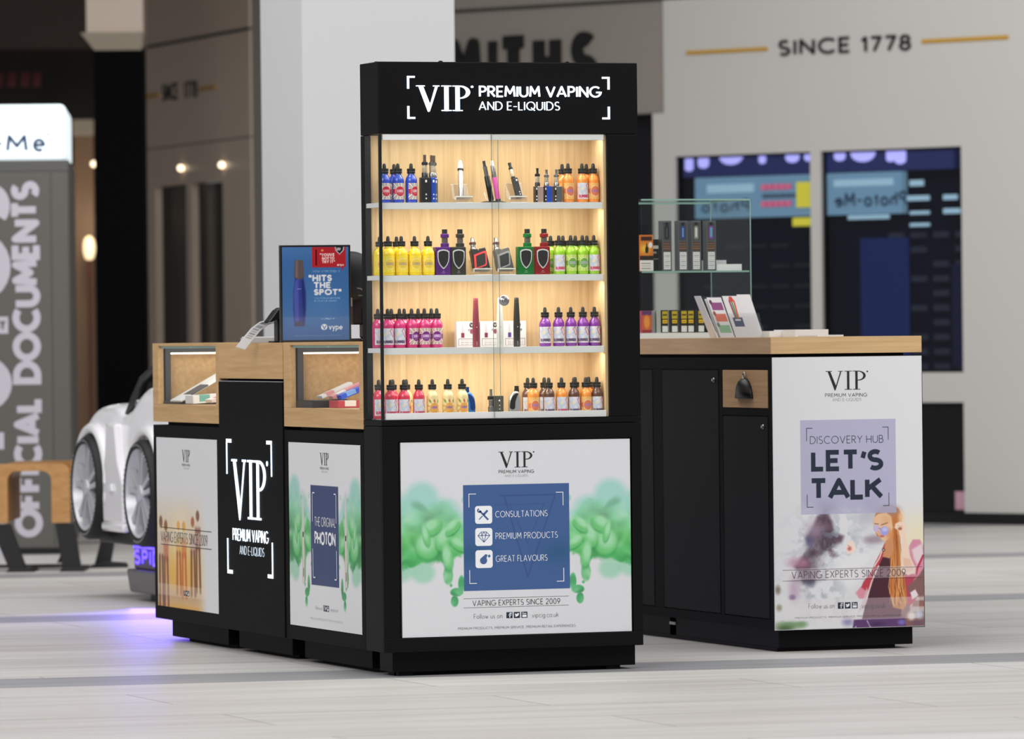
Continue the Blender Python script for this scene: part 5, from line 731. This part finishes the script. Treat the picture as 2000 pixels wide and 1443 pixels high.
wallp('wall_middle', fr_dir((5.095, 17.95), math.atan2(15.81-17.95, 5.58-5.095)), [(0, 2.25, 0, 5)], WALLM, -.15, 0)
NAVYI = mat('window_navy', (12, 15, 36), .7, spec=.1)
def window(i, h0, h1, z0, z1, fr):
    t = thing(f'window_{i}', None, None, fr((h0+h1)/2, z0, 0)); t['kind'] = 'structure'; off = fr((h0+h1)/2, z0, 0)
    g = G(); g.prism([(h0, z0), (h1, z0), (h1, z1), (h0, z1)], fr, -.042, -.038); obj('pane', g, glass('shop_glass', (228, 232, 240), .9), t, off)
    g = G(); [g.prism(q, fr, -.046, -.02) for q in ([(h0, z0), (h0+.012, z0), (h0+.012, z1), (h0, z1)], [(h1-.012, z0), (h1, z0), (h1, z1), (h1-.012, z1)], [(h0, z1-.012), (h1, z1-.012), (h1, z1), (h0, z1)])]; obj('frame', g, DARKB, t, off)
window(1, -2.31, -1.292, .873, 2.175, FR); window(2, -1.216, -.2, .873, 2.175, FR)
wallp('window_3', FR, [(-2.31, -.2, .065, .70)], mat('lower_panel', (12, 14, 13), .35), -.1, -.05)
t = thing('shop_display', 'dark navy shop display with shutter rows behind the two windows', 'shop display', FR(-1.2, .2, -.6)); off = FR(-1.2, .2, -.6)
def part(nm, rects, m, n0, n1, gg=None, D=.40):
    g = gg or G()
    for h0, h1, z0, z1 in rects: g.prism([(h0, z0), (h1, z0), (h1, z1), (h0, z1)], FR, n0+D, n1+D)
    return obj(nm, g, m, t, off)
part('backing', [(-2.6, .1, .3, 2.4)], NAVYI, -.62, -.55); rows = [(h, h+.11, z, z+.035) for z in np.arange(.72, 1.72, .085) for h in np.arange(-.98, -.25, .16) if rng.rand() < .8]; part('shelf_rows', rows, mat('row_grey', (64, 66, 78), .5), -.55, -.53)
part('shelf_rows', [(h, h+.13, z, z+.02) for z in np.arange(.9, 1.65, .12) for h in np.arange(-2.2, -1.35, .17) if rng.rand() < .55], mat('row_dim', (48, 46, 52), .5), -.55, -.53)
part('blue_panel', [(-1.02, -.67, .80, 1.66)], mat('panel_blue', (30, 56, 120), .6), -.53, -.52); part('blue_panel', [(-.36, -.24, .9, 1.5)], mat('panel_dim', (24, 30, 70), .5), -.53, -.52)
t = thing('sign_reflection', 'pale blue sign reflection built as glowing panels behind the dark shop windows', 'sign', FR(-1.3, 1.79, -.4)); off = FR(-1.3, 1.79, -.4)
part('panel', [(-2.2, -.66, 1.80, 2.045)], mat('reflected_pale_blue', (132, 168, 182), .5, emit=.55), -.5, -.45); part('top_band', [(-2.28, -.28, 2.05, 2.3)], mat('reflected_navy', (34, 42, 92), .5, emit=.35), -.5, -.44)  # signs reflected in the windows, built as glowing panels just behind the glass
part('bright_band', [(-2.1, -1.75, 1.95, 2.0), (-1.15, -.72, 1.965, 2.005), (-.6, -.5, 1.955, 1.99), (-.62, -.46, 1.87, 1.90), (-.36, -.26, 1.87, 1.9), (-.6, -.46, 1.79, 1.81), (-.36, -.24, 1.79, 1.82), (-.6, -.46, 1.72, 1.74), (-1.05, -.75, 1.77, 1.795)], mat('reflected_bright', (160, 194, 206), .5, emit=.5), -.45, -.44)
part('yellow_square', [(-1.42, -1.27, 1.85, 2.0), (-1.45, -1.28, 1.74, 1.79)], mat('reflected_yellow', (190, 184, 60), .5, emit=.4), -.45, -.43)
MR = lambda c: (lambda h, z, n=0.: FR(c-h, z, n+.40)); part('red_marks', [(h_, h_+.038, z_, z_+.032) for z_ in (1.96, 1.86) for h_ in np.arange(-1.69, -1.46, .046)], mat('reflected_pink', (196, 96, 130), .5, emit=.3), -.45, -.437); part('dark_marks', [(h_, h_+.03, 1.912, 1.935) for h_ in np.arange(-1.68, -1.46, .042)], mat('reflected_slate', (70, 90, 110), .5, emit=.1), -.45, -.437)
g = G(); text(g, 'Photo-Me', MR(-.62), 0, .52, 1.845, 1.93, .15, -.435); text(g, 'Photo', MR(-1.78), 0, .36, 1.835, 1.91, .15, -.435); obj('mirrored_lettering', g, mat('reflected_ink', (24, 40, 70), .5), t, off)
g = G()
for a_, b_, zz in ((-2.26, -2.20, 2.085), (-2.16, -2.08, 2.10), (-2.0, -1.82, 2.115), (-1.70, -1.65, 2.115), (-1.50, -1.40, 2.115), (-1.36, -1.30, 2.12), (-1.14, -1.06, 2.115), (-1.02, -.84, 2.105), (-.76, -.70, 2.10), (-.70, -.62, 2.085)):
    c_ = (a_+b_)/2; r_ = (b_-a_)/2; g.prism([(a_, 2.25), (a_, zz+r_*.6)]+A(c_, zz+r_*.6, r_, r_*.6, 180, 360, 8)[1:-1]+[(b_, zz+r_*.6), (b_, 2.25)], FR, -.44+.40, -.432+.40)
obj('band_marks', g, mat('reflected_lilac', (160, 160, 236), .5, emit=.75), t, off)
tag(obj('sign_rule', G().prism([(-2.208, 2.783), (-1.596, 2.783), (-1.596, 2.803), (-2.208, 2.803)], FR, 0, .012), GOLD), 'gold rule left of the large since 1778 lettering', 'sign line', 'gold rules on the shopfront'); tag(obj('sign_rule', G().prism([(-.465, 2.778), (.144, 2.778), (.144, 2.799), (-.465, 2.799)], FR, 0, .012), GOLD), 'gold rule right of the large since 1778 lettering', 'sign line', 'gold rules on the shopfront')
t = thing('shop_lettering', 'dark since 1778 lettering on the bright shopfront', 'sign lettering', FR(-1.0, 2.74)); off = FR(-1.0, 2.74); obj('word_lettering', text(G(), 'SINCE', FR, -1.512, -.985, 2.745, 2.84, .17, .001, .012), SIGN, t, off); obj('year_lettering', text(G(), '1778', FR, -.905, -.545, 2.74, 2.835, .17, .001, .012), SIGN, t, off)
g = G()
for c, a, b in (('S', -3.11, -2.91), ('H', -3.41, -3.20), ('T', -3.69, -3.46), ('I', -3.77, -3.715), ('M', -4.12, -3.84), ('S', -4.37, -4.17)): text(g, c, FR, a, b, 2.60, 2.955, .22 if c != 'I' else .155, -.019, .03)
tag(obj('shop_lettering', g, SIGN), 'large black shop name letters above the tall cabinet', 'sign lettering')
tag(obj('floor_sticker', G().prism([(-.30, .08), (-.20, .08), (-.20, .185), (-.30, .185)], FR, -.049, -.045), mat('sticker_pink', (206, 160, 176), .5)), 'small pink square sticker low on the black panel', 'sticker')
wallp('wall_left', FL, [(-20.5, -17.9, 2.165, 3.13), (-20.5, -20.15, 0, 2.165), (-19.40, -19.27, 0, 2.165), (-18.546, -17.9, 0, 2.165), (-20.5, -17.9, 3.15, 5)], WALLL); wallp('trim_2', FL, [(-20.5, -17.9, 3.13, 3.15)], mat('trim_dark', (70, 66, 62), .5), -.15, .01)
wallp('trim_3', FL, [(-20.5, -17.9, 2.428, 2.436)], mat('trim_dark', (70, 66, 62), .5), -.1, .002)
wallp('door_2', FL, [(-20.15, -19.40, 0, 2.165)], mat('doorway_dark', (8, 8, 9), .5), -.3, -.12); wallp('window_4', FL, [(-19.27, -18.546, 0, 2.165)], mat('window_smoke', (42, 42, 40), .2), -.2, -.08)
t = thing('shop_lettering', 'small blurred since 1778 lettering on the dim shopfront by the column', 'sign lettering', FL(-19.5, 2.74)); off = FL(-19.5, 2.74); obj('word_lettering', text(G(), 'SINCE', FL, -19.95, -19.56, 2.745, 2.865, .18, .001, .003), SIGN, t, off); obj('year_lettering', text(G(), '1778', FL, -19.42, -19.10, 2.739, 2.859, .18, .001, .003), SIGN, t, off)
tag(obj('sign_rule', G().prism([(-20.37, 2.785), (-20.02, 2.785), (-20.02, 2.81), (-20.37, 2.81)], FL, 0, .012), GOLD), 'short gold rule beside the black column', 'sign line', 'gold rules on the shopfront'); tag(obj('sign_rule', G().prism([(-19.05, 2.78), (-18.66, 2.78), (-18.66, 2.805), (-19.05, 2.805)], FL, 0, .012), GOLD), 'short gold rule right of the small dim lettering', 'sign line', 'gold rules on the shopfront')
WARM = mat('warm_glow', (255, 232, 196), .5, emit=3.2)
for i, (pt, lab) in enumerate((((5.08, 19.472, 2.276), 'warm downlight reflection above the dark doorway, built as a glowing bulb'), ((5.08, 18.515, 2.267), 'warm downlight reflection above the smoky side window, built as a glowing bulb'), ((5.148, 21.908, 2.382), 'warm lamp left of the black column'))):
    t = thing('warm_spot', lab, 'lamp', pt, 0, 'small warm lamps on the left'); obj('bulb', G().lathe([(.004, -.022), (.018, -.014), (.022, 0), (.018, .014), (.004, .022)], 14), WARM, t, smooth=True); obj('bracket', G().box(.0, .05, -.006, .006, .016, .026), DARKB, t)  # doorway and window bulbs stand in for downlight reflections on glossy panels
# pillar, column, back of the hall
V = lambda d: (math.sin(YAW+d), math.cos(YAW+d))
struct('pillar', G().box(1.700, 2.41, 6.14, 6.75, 0, 6), mat('pillar_white', (222, 222, 223), .5))
cr = thing('column', None, None, (3.975, 17.1, 0), -YAW); cr['kind'] = 'structure'
obj('shaft', G().box(-.155, .155, 0, .31, 0, 2.97), mat('column_black', (8, 8, 10), .8, spec=.1), cr); obj('capital', G().add([(-.15, 0, 2.95), (.15, 0, 2.95), (.15, .3, 2.95), (-.15, .3, 2.95), (-.235, -.06, 3.06), (.165, -.06, 3.06), (.165, .36, 3.06), (-.235, .36, 3.06)], [(0,3,2,1),(4,5,6,7),(0,1,5,4),(1,2,6,5),(2,3,7,6),(3,0,4,7)]), mat('capital_cream', (196, 184, 164), .5), cr); obj('upper_block', G().box(-.2, .16, 0, .33, 3.06, 5), WALLL, cr)
g = G().box(-4, 1.2, 0, .2, 0, 5); b = struct('wall_far', g, mat('far_brown', (36, 27, 21), .6)); b.location = (5.64, 24.92, 0); b.rotation_euler = (0, 0, -YAW)
b = struct('trim_4', G().box(-3, .55, 0, .3, 3.23, 5), mat('far_soffit', (64, 48, 38), .6)); b.location = (4.9, 22.2, 0); b.rotation_euler = (0, 0, -YAW)
struct('ceiling_blocker', G().box(-14, 5.0, 10.5, 34, 5.0, 5.1), mat('blocker_dark', (60, 54, 50), .7))  # unseen partial slab, added to block light over the left rear hall
t = thing('lit_doorway', 'dim brown lit shop doorway between booth and black column', 'doorway', (5.35, 22.9, 0), -YAW); obj('panel', G().box(-.075, .07, 0, .03, 0, 2.72), mat('door_brown', (150, 116, 84), .45), t); obj('lintel', G().box(-.08, .075, -.02, .0, 2.62, 2.74), mat('capital_cream', (196, 184, 164), .5), t)
t = thing('globe_lamp', 'cream glowing globe lamp beside the photo booth', 'lamp', (5.30, 22.6, 1.70), 0); obj('globe', G().lathe([(.005, 0), (.03, .01), (.042, .06), (.044, .1), (.035, .15), (.012, .175)], 16), mat('lamp_cream', (255, 226, 176), .5, emit=1.6), t, smooth=True); obj('stem', G().box(-.01, .01, -.01, .01, -1.7, 0), mat('stem_red', (120, 60, 50), .5), t)
l = bpy.data.lights.new('globe_light', 'POINT'); l.energy = 6; l.color = (1, .8, .55); l.shadow_soft_size = .05; o = bpy.data.objects.new('globe_light', l); sc.collection.objects.link(o); o.location = (5.2, 22.3, 2.0)
g = G(); f = fr_dir((5.175, 24.03), -YAW); [g.prism([(h_, 3.03), (h_+.06, 3.03), (h_+.07, 3.14), (h_+.01, 3.14)], f, 0, .01) for h_ in (-.3, -.2, -.1, 0., .09)]; tag(obj('far_sign_marks', g, mat('sign_dark_red', (96, 18, 26), .5)), 'very dim red shop letters far off in the dark', 'sign lettering')
# ---------------------------------------------------------------- photo booth
o0 = (1.973, 11.0); t = thing('photo_booth', 'grey photo booth with glowing top sign and large pale lettering', 'photo booth', (o0[0], o0[1], 0), 0); off = (o0[0], o0[1], 0); f = fr_dir(o0, -.291); BG = mat('booth_grey', (88, 87, 82), .5); BL = mat('booth_lilac', (190, 188, 200), .5)
R4 = lambda h0, h1, z0, z1: [(h0, z0), (h1, z0), (h1, z1), (h0, z1)]
body = obj('body', G().prism(R4(-1.5, -.006, .03, 2.03), f, -1.5, 0), BG, t, off, .012); obj('base', G().prism(R4(-1.48, -.02, 0, .03), f, -1.45, -.03), DARKB, t, off); obj('panel_seam', G().prism(R4(-.103, -.097, .05, 2.01), f, 0, .002), mat('booth_seam', (70, 69, 66), .5), t, off); obj('top_rail', G().prism(R4(-1.5, -.008, 2.0, 2.055), f, -1.5, .004), mat('booth_rail', (84, 84, 80), .45), t, off)
lb = obj('light_box', G().prism(R4(-1.5, -.018, 2.056, 2.347), f, -1.35, .01), mat('light_box_glow', (236, 250, 255), .5, emit=.7), t, off, .03, seg=3)
g = G(); text(g, '-', f, -.40, -.345, 2.10, 2.20, .19, .0112); text(g, 'M', f, -.330, -.215, 2.098, 2.19, .19, .0112); text(g, 'e', f, -.19, -.125, 2.098, 2.205, .16, .0112); text(g, '-', f, -.125, -.095, 2.16, 2.23, .12, .0112); text(g, 'Photo', f, -.86, -.44, 2.098, 2.215, .16, .0112); obj('sign_lettering', g, mat('booth_blue', (30, 60, 100), .5), lb, off)
f2 = lambda a, b, n=0.: f(-.16-b, a, n+.001); g = G(); text(g, 'OFFICIAL', f2, .090, .828, 0, .147, .25, gap=.1); text(g, 'DOCUMENTS', f2, .887, 1.947, 0, .147, .25, gap=.1)
f3 = lambda a, b, n=0.: f(-.313-b, a, n+.001); text(g, 'PHOT', f3, -.2, .70, 0, .34, .26); text(g, 'O', f3, .748, 1.04, 0, .31, .26); text(g, 'OS', f3, 1.327, 1.934, 0, .31, .26); obj('lettering', g, BL, body, off)
g = G(); g.k = 0; g.flat([f(-.42, 1.154, .001), f(-.329, 1.154, .001), f(-.329, 1.242, .001), f(-.42, 1.242, .001)] and [(-.42, 1.154), (-.329, 1.154), (-.329, 1.242), (-.42, 1.242)], f, .001); g.k = 1; text(g, 'BY', f, -.405, -.341, 1.170, 1.226, .2, .0016); obj('small_lettering', g, [BL, BG], body, off)
# ---------------------------------------------------------------- bench
o0 = (1.204, 8.916); f = fr_dir(o0, -YAW); t = thing('bench', 'curved wooden bench on black slanted legs before the photo booth', 'bench', (o0[0], o0[1], 0)); off = (o0[0], o0[1], 0); WD = wood('bench_wood', (178, 128, 74), (206, 158, 104), 0, 1, .4)
def arch(n0, n1, h0, h1, wl, zt, zb, th):
    r = .045; o_ = [(h0, zb), (h0, zt-r)]+A(h0+r, zt-r, r, r, 180, 90, 6)+A(h1-r, zt-r, r, r, 90, 0, 6)+[(h1, zb)]; i_ = [(h0+wl, zb), (h0+wl, zt-r-th)]+A(h0+wl+r, zt-r-th+.0, r, r, 180, 90, 6)+A(h1-wl-r, zt-r-th, r, r, 90, 0, 6)+[(h1-wl, zb)]
    g = G(); g.strip(o_, i_, f, n0, n1-n0); return g
obj('seat', arch(-.05, 0, -.216, .172, .088, .522, .236, .035), WD, t, off, .006); obj('seat', arch(-.62, -.06, -.17, .235, .05, .524, .245, .035), mat('bench_side', (160, 108, 44), .4), t, off, .006)
def leg(nm, q, n0, n1): obj(nm, G().prism(q, f, n0, n1), DARKB, t, off, .003)
leg('leg', [(.100, .232), (.19, .232), (.225, .0), (.135, .0)], -.05, -.005); leg('leg', [(-.216, .232), (-.118, .232), (-.035, .0), (-.12, .0)], -.05, -.005); leg('leg', [(.25, .0), (.33, .0), (.36, .16), (.295, .16)], -.5, -.45); leg('leg', [(.06, .02), (.085, .02), (.13, .13), (.11, .13)], -.6, -.58)
leg('foot_bar', [(-.14, 0), (.0, 0), (-.03, .018), (-.12, .02)], -.3, .02); leg('foot_bar', [(.12, 0), (.24, 0), (.24, .02), (.13, .02)], -.3, .02); leg('foot_bar', [(.20, 0), (.42, 0), (.41, .022), (.30, .03)], -.5, -.40); leg('foot_bar', [(-.25, .0), (.12, .0), (.12, .014), (-.25, .014)], -.6, -.56)
# ---------------------------------------------------------------- children's ride car
t = thing('ride_car', 'white coin ride car with silver wheels behind the side counter', 'ride car', (1.055, 5.8, 0)); off = (1.0, 5.8, 0); CW = mat('car_white', (248, 247, 250), .22, spec=.5, coat=.5); TY = mat('tyre_black', (20, 20, 21), .6)
ol = [(4.90, .34), (4.84, .50), (4.86, .72), (4.98, .86), (5.18, .935), (5.36, .93), (5.50, .875), (5.575, .825), (5.64, .822), (5.70, .80), (5.745, .795), (5.80, .835), (5.92, .845), (6.08, .84), (6.24, .805), (6.38, .735), (6.46, .62), (6.48, .46), (6.44, .34), (6.30, .29), (5.2, .285)]
def car_fn(h, z, n=0.): return (1.0+n, h, z)
ct = [(h, z) for h, z in ol]; c0 = (5.7, .55); vs = []; fs = []; K = len(ol); secs = [(-.315, .90), (-.30, .965), (-.26, 1.0), (-.1, 1.02), (.1, 1.02), (.26, 1.0), (.30, .965), (.315, .90)]
for n, s in secs: vs += [(1.0+n, c0[0]+(h-c0[0])*(1+(s-1)*.35), c0[1]+(z-c0[1])*s) for h, z in ol]
for j in range(len(secs)-1): fs += [(j*K+i, j*K+(i+1) % K, (j+1)*K+(i+1) % K, (j+1)*K+i) for i in range(K)]
fs += [tuple(range(K)), tuple((len(secs)-1)*K+i for i in range(K))[::-1]]
RIM = mat('rim_silver', (206, 206, 212), .35, metal=.35, spec=.6); body = obj('body', G().add(vs, fs), CW, t, off, smooth=True, sub=1)
for yc in (6.15, 5.31):
    pts = [(.675+.0, yc+.25*math.cos(a), .478+.256*math.sin(a)) for a in np.linspace(-.25, PI+.25, 22)]; obj('wheel_arch', G().tube(pts, .024, 10, 1.), CW, body, off, smooth=True)
obj('door_panel', G().prism([(5.62, .33), (5.93, .33), (5.95, .50), (5.90, .62), (5.88, .76), (5.74, .755), (5.70, .60), (5.62, .5)], lambda h, z, n=0.: (.672-n, h, z), -.03, .016), CW, body, off, .012, smooth=True, seg=3); obj('door_step', G().box(.655, .69, 5.62, 5.96, .295, .335), CW, body, off, .012, smooth=True)
obj('badge', G().prism([(5.76, .47), (5.81, .47), (5.80, .50), (5.77, .50)], lambda h, z, n=0.: (.655-n, h, z), 0, .01), mat('badge_pale', (244, 244, 246), .2), body, off)
obj('windscreen_frame', G().tube([(.74, 5.76, .80), (.745, 5.70, .86), (.75, 5.58, .95), (.76, 5.42, 1.0), (.78, 5.2, 1.015), (.9, 5.1, 1.015), (1.1, 5.1, 1.015)], [.03, .028, .026, .024, .024, .024, .024], 10, .7), BKM, t, off, smooth=True); obj('seat', G().box(.76, 1.24, 5.28, 5.70, .70, .965), mat('seat_black', (18, 18, 19), .5), t, off, .03, seg=3)
obj('mirror', G().lathe([(.002, -.02), (.02, -.01), (.022, .01), (.002, .02)], 12, (.735, 5.62, .845)), STL, t, off, smooth=True); obj('underbody', G().box(.74, 1.26, 5.1, 6.3, .235, .30), DARKB, t, off, .01)
for yc, zc in ((6.15, .478), (5.31, .470)):
    wx = .662; tyr = obj('wheel', G().lathe([(.186, -.024), (.194, -.031), (.214, -.029), (.226, -.012), (.226, .05), (.2, .06), (.1, .06)], 40, (wx, yc, zc), axis='x', cap=False), TY, t, off, smooth='auto')
    obj('rim', G().lathe([(.190, -.022), (.187, -.028), (.178, -.010), (.166, .012), (.150, .012)], 40, (wx, yc, zc), axis='x', cap=False), RIM, tyr, off, smooth='auto'); obj('wheel_well', G().lathe([(.168, .013), (.14, .015), (.02, .016)], 30, (wx, yc, zc), axis='x'), DARKB, tyr, off)
    g = G()
    for k in range(5):
        a = 2*PI*k/5+.3; ca, sa = math.cos(a), math.sin(a)
        for s_ in (-1, 1): g.prism([(yc+u*ca-v*s_*sa, zc+u*sa+v*s_*ca) for u, v in ((.015, .002), (.06, .006), (.12, .014), (.186, .026), (.184, .062), (.12, .036), (.06, .026), (.015, .022))], lambda h, z, n=0.: (wx-.004-n, h, z), -.012, .012)
    g.lathe([(.038, -.010), (.034, -.024), (.012, -.03)], 16, (wx, yc, zc), axis='x'); obj('spokes', g, RIM, tyr, off)
    g = G()
    for k in range(54):
        if k % 18 in (7, 8, 9, 10): continue
        a = 2*PI*k/54; c_, s_ = math.cos(a), math.sin(a); g.add([(wx-.0335, yc+r_*math.cos(a+d), zc+r_*math.sin(a+d)) for r_, d in ((.200, 0), (.209, 0), (.209, .05), (.200, .05))], [(0, 1, 2, 3)])
    obj('tyre_marks', g, mat('tyre_mark', (176, 176, 178), .5), tyr, off)
bs = obj('base', G().prism([(.74, .035), (1.19, .035), (1.21, .135), (.725, .135)], lambda h, z, n=0.: (h, n, z), 5.02, 5.82), mat('base_metal', (112, 108, 112), .4, metal=.3), t, off, .01); obj('foot', G().box(.80, .88, 5.60, 5.70, 0, .036).box(1.1, 1.18, 5.60, 5.70, 0, .036).box(.86, .94, 5.1, 5.2, 0, .036), DARKB, t, off); obj('pedestal', G().box(.755, 1.16, 5.1, 5.8, .135, .25), mat('pedestal_purple', (86, 72, 96), .4), t, off, .008)
g = G(); text(g, 'SPIDER', fr_front(5.0985), .775, .98, .155, .222, .2, 0, .003); obj('lit_lettering', g, mat('led_blue', (92, 70, 255), .5, emit=3.), t, off); g = G(); text(g, 'SPIDER', fr_side(.7535), -5.78, -5.15, .155, .222, .2, 0, .003); obj('lit_lettering', g, mat('led_blue', (92, 70, 255), .5, emit=3.), t, off)
obj('blue_light_bar', G().box(.753, .757, 5.1, 5.8, .225, .245), mat('led_blue', (92, 70, 255), .5, emit=3.), t, off)
l = bpy.data.lights.new('blue_glow', 'AREA'); l.shape = 'RECTANGLE'; l.size = .3; l.size_y = .5; l.energy = 4.2; l.color = (.16, .09, 1.); l.spread = 1.7; o = bpy.data.objects.new('blue_glow', l); sc.collection.objects.link(o); o.location = (.68, 4.95, .24); o.rotation_euler = (Vector((.30, 4.30, 0))-Vector(o.location)).to_track_quat('-Z', 'Y').to_euler()
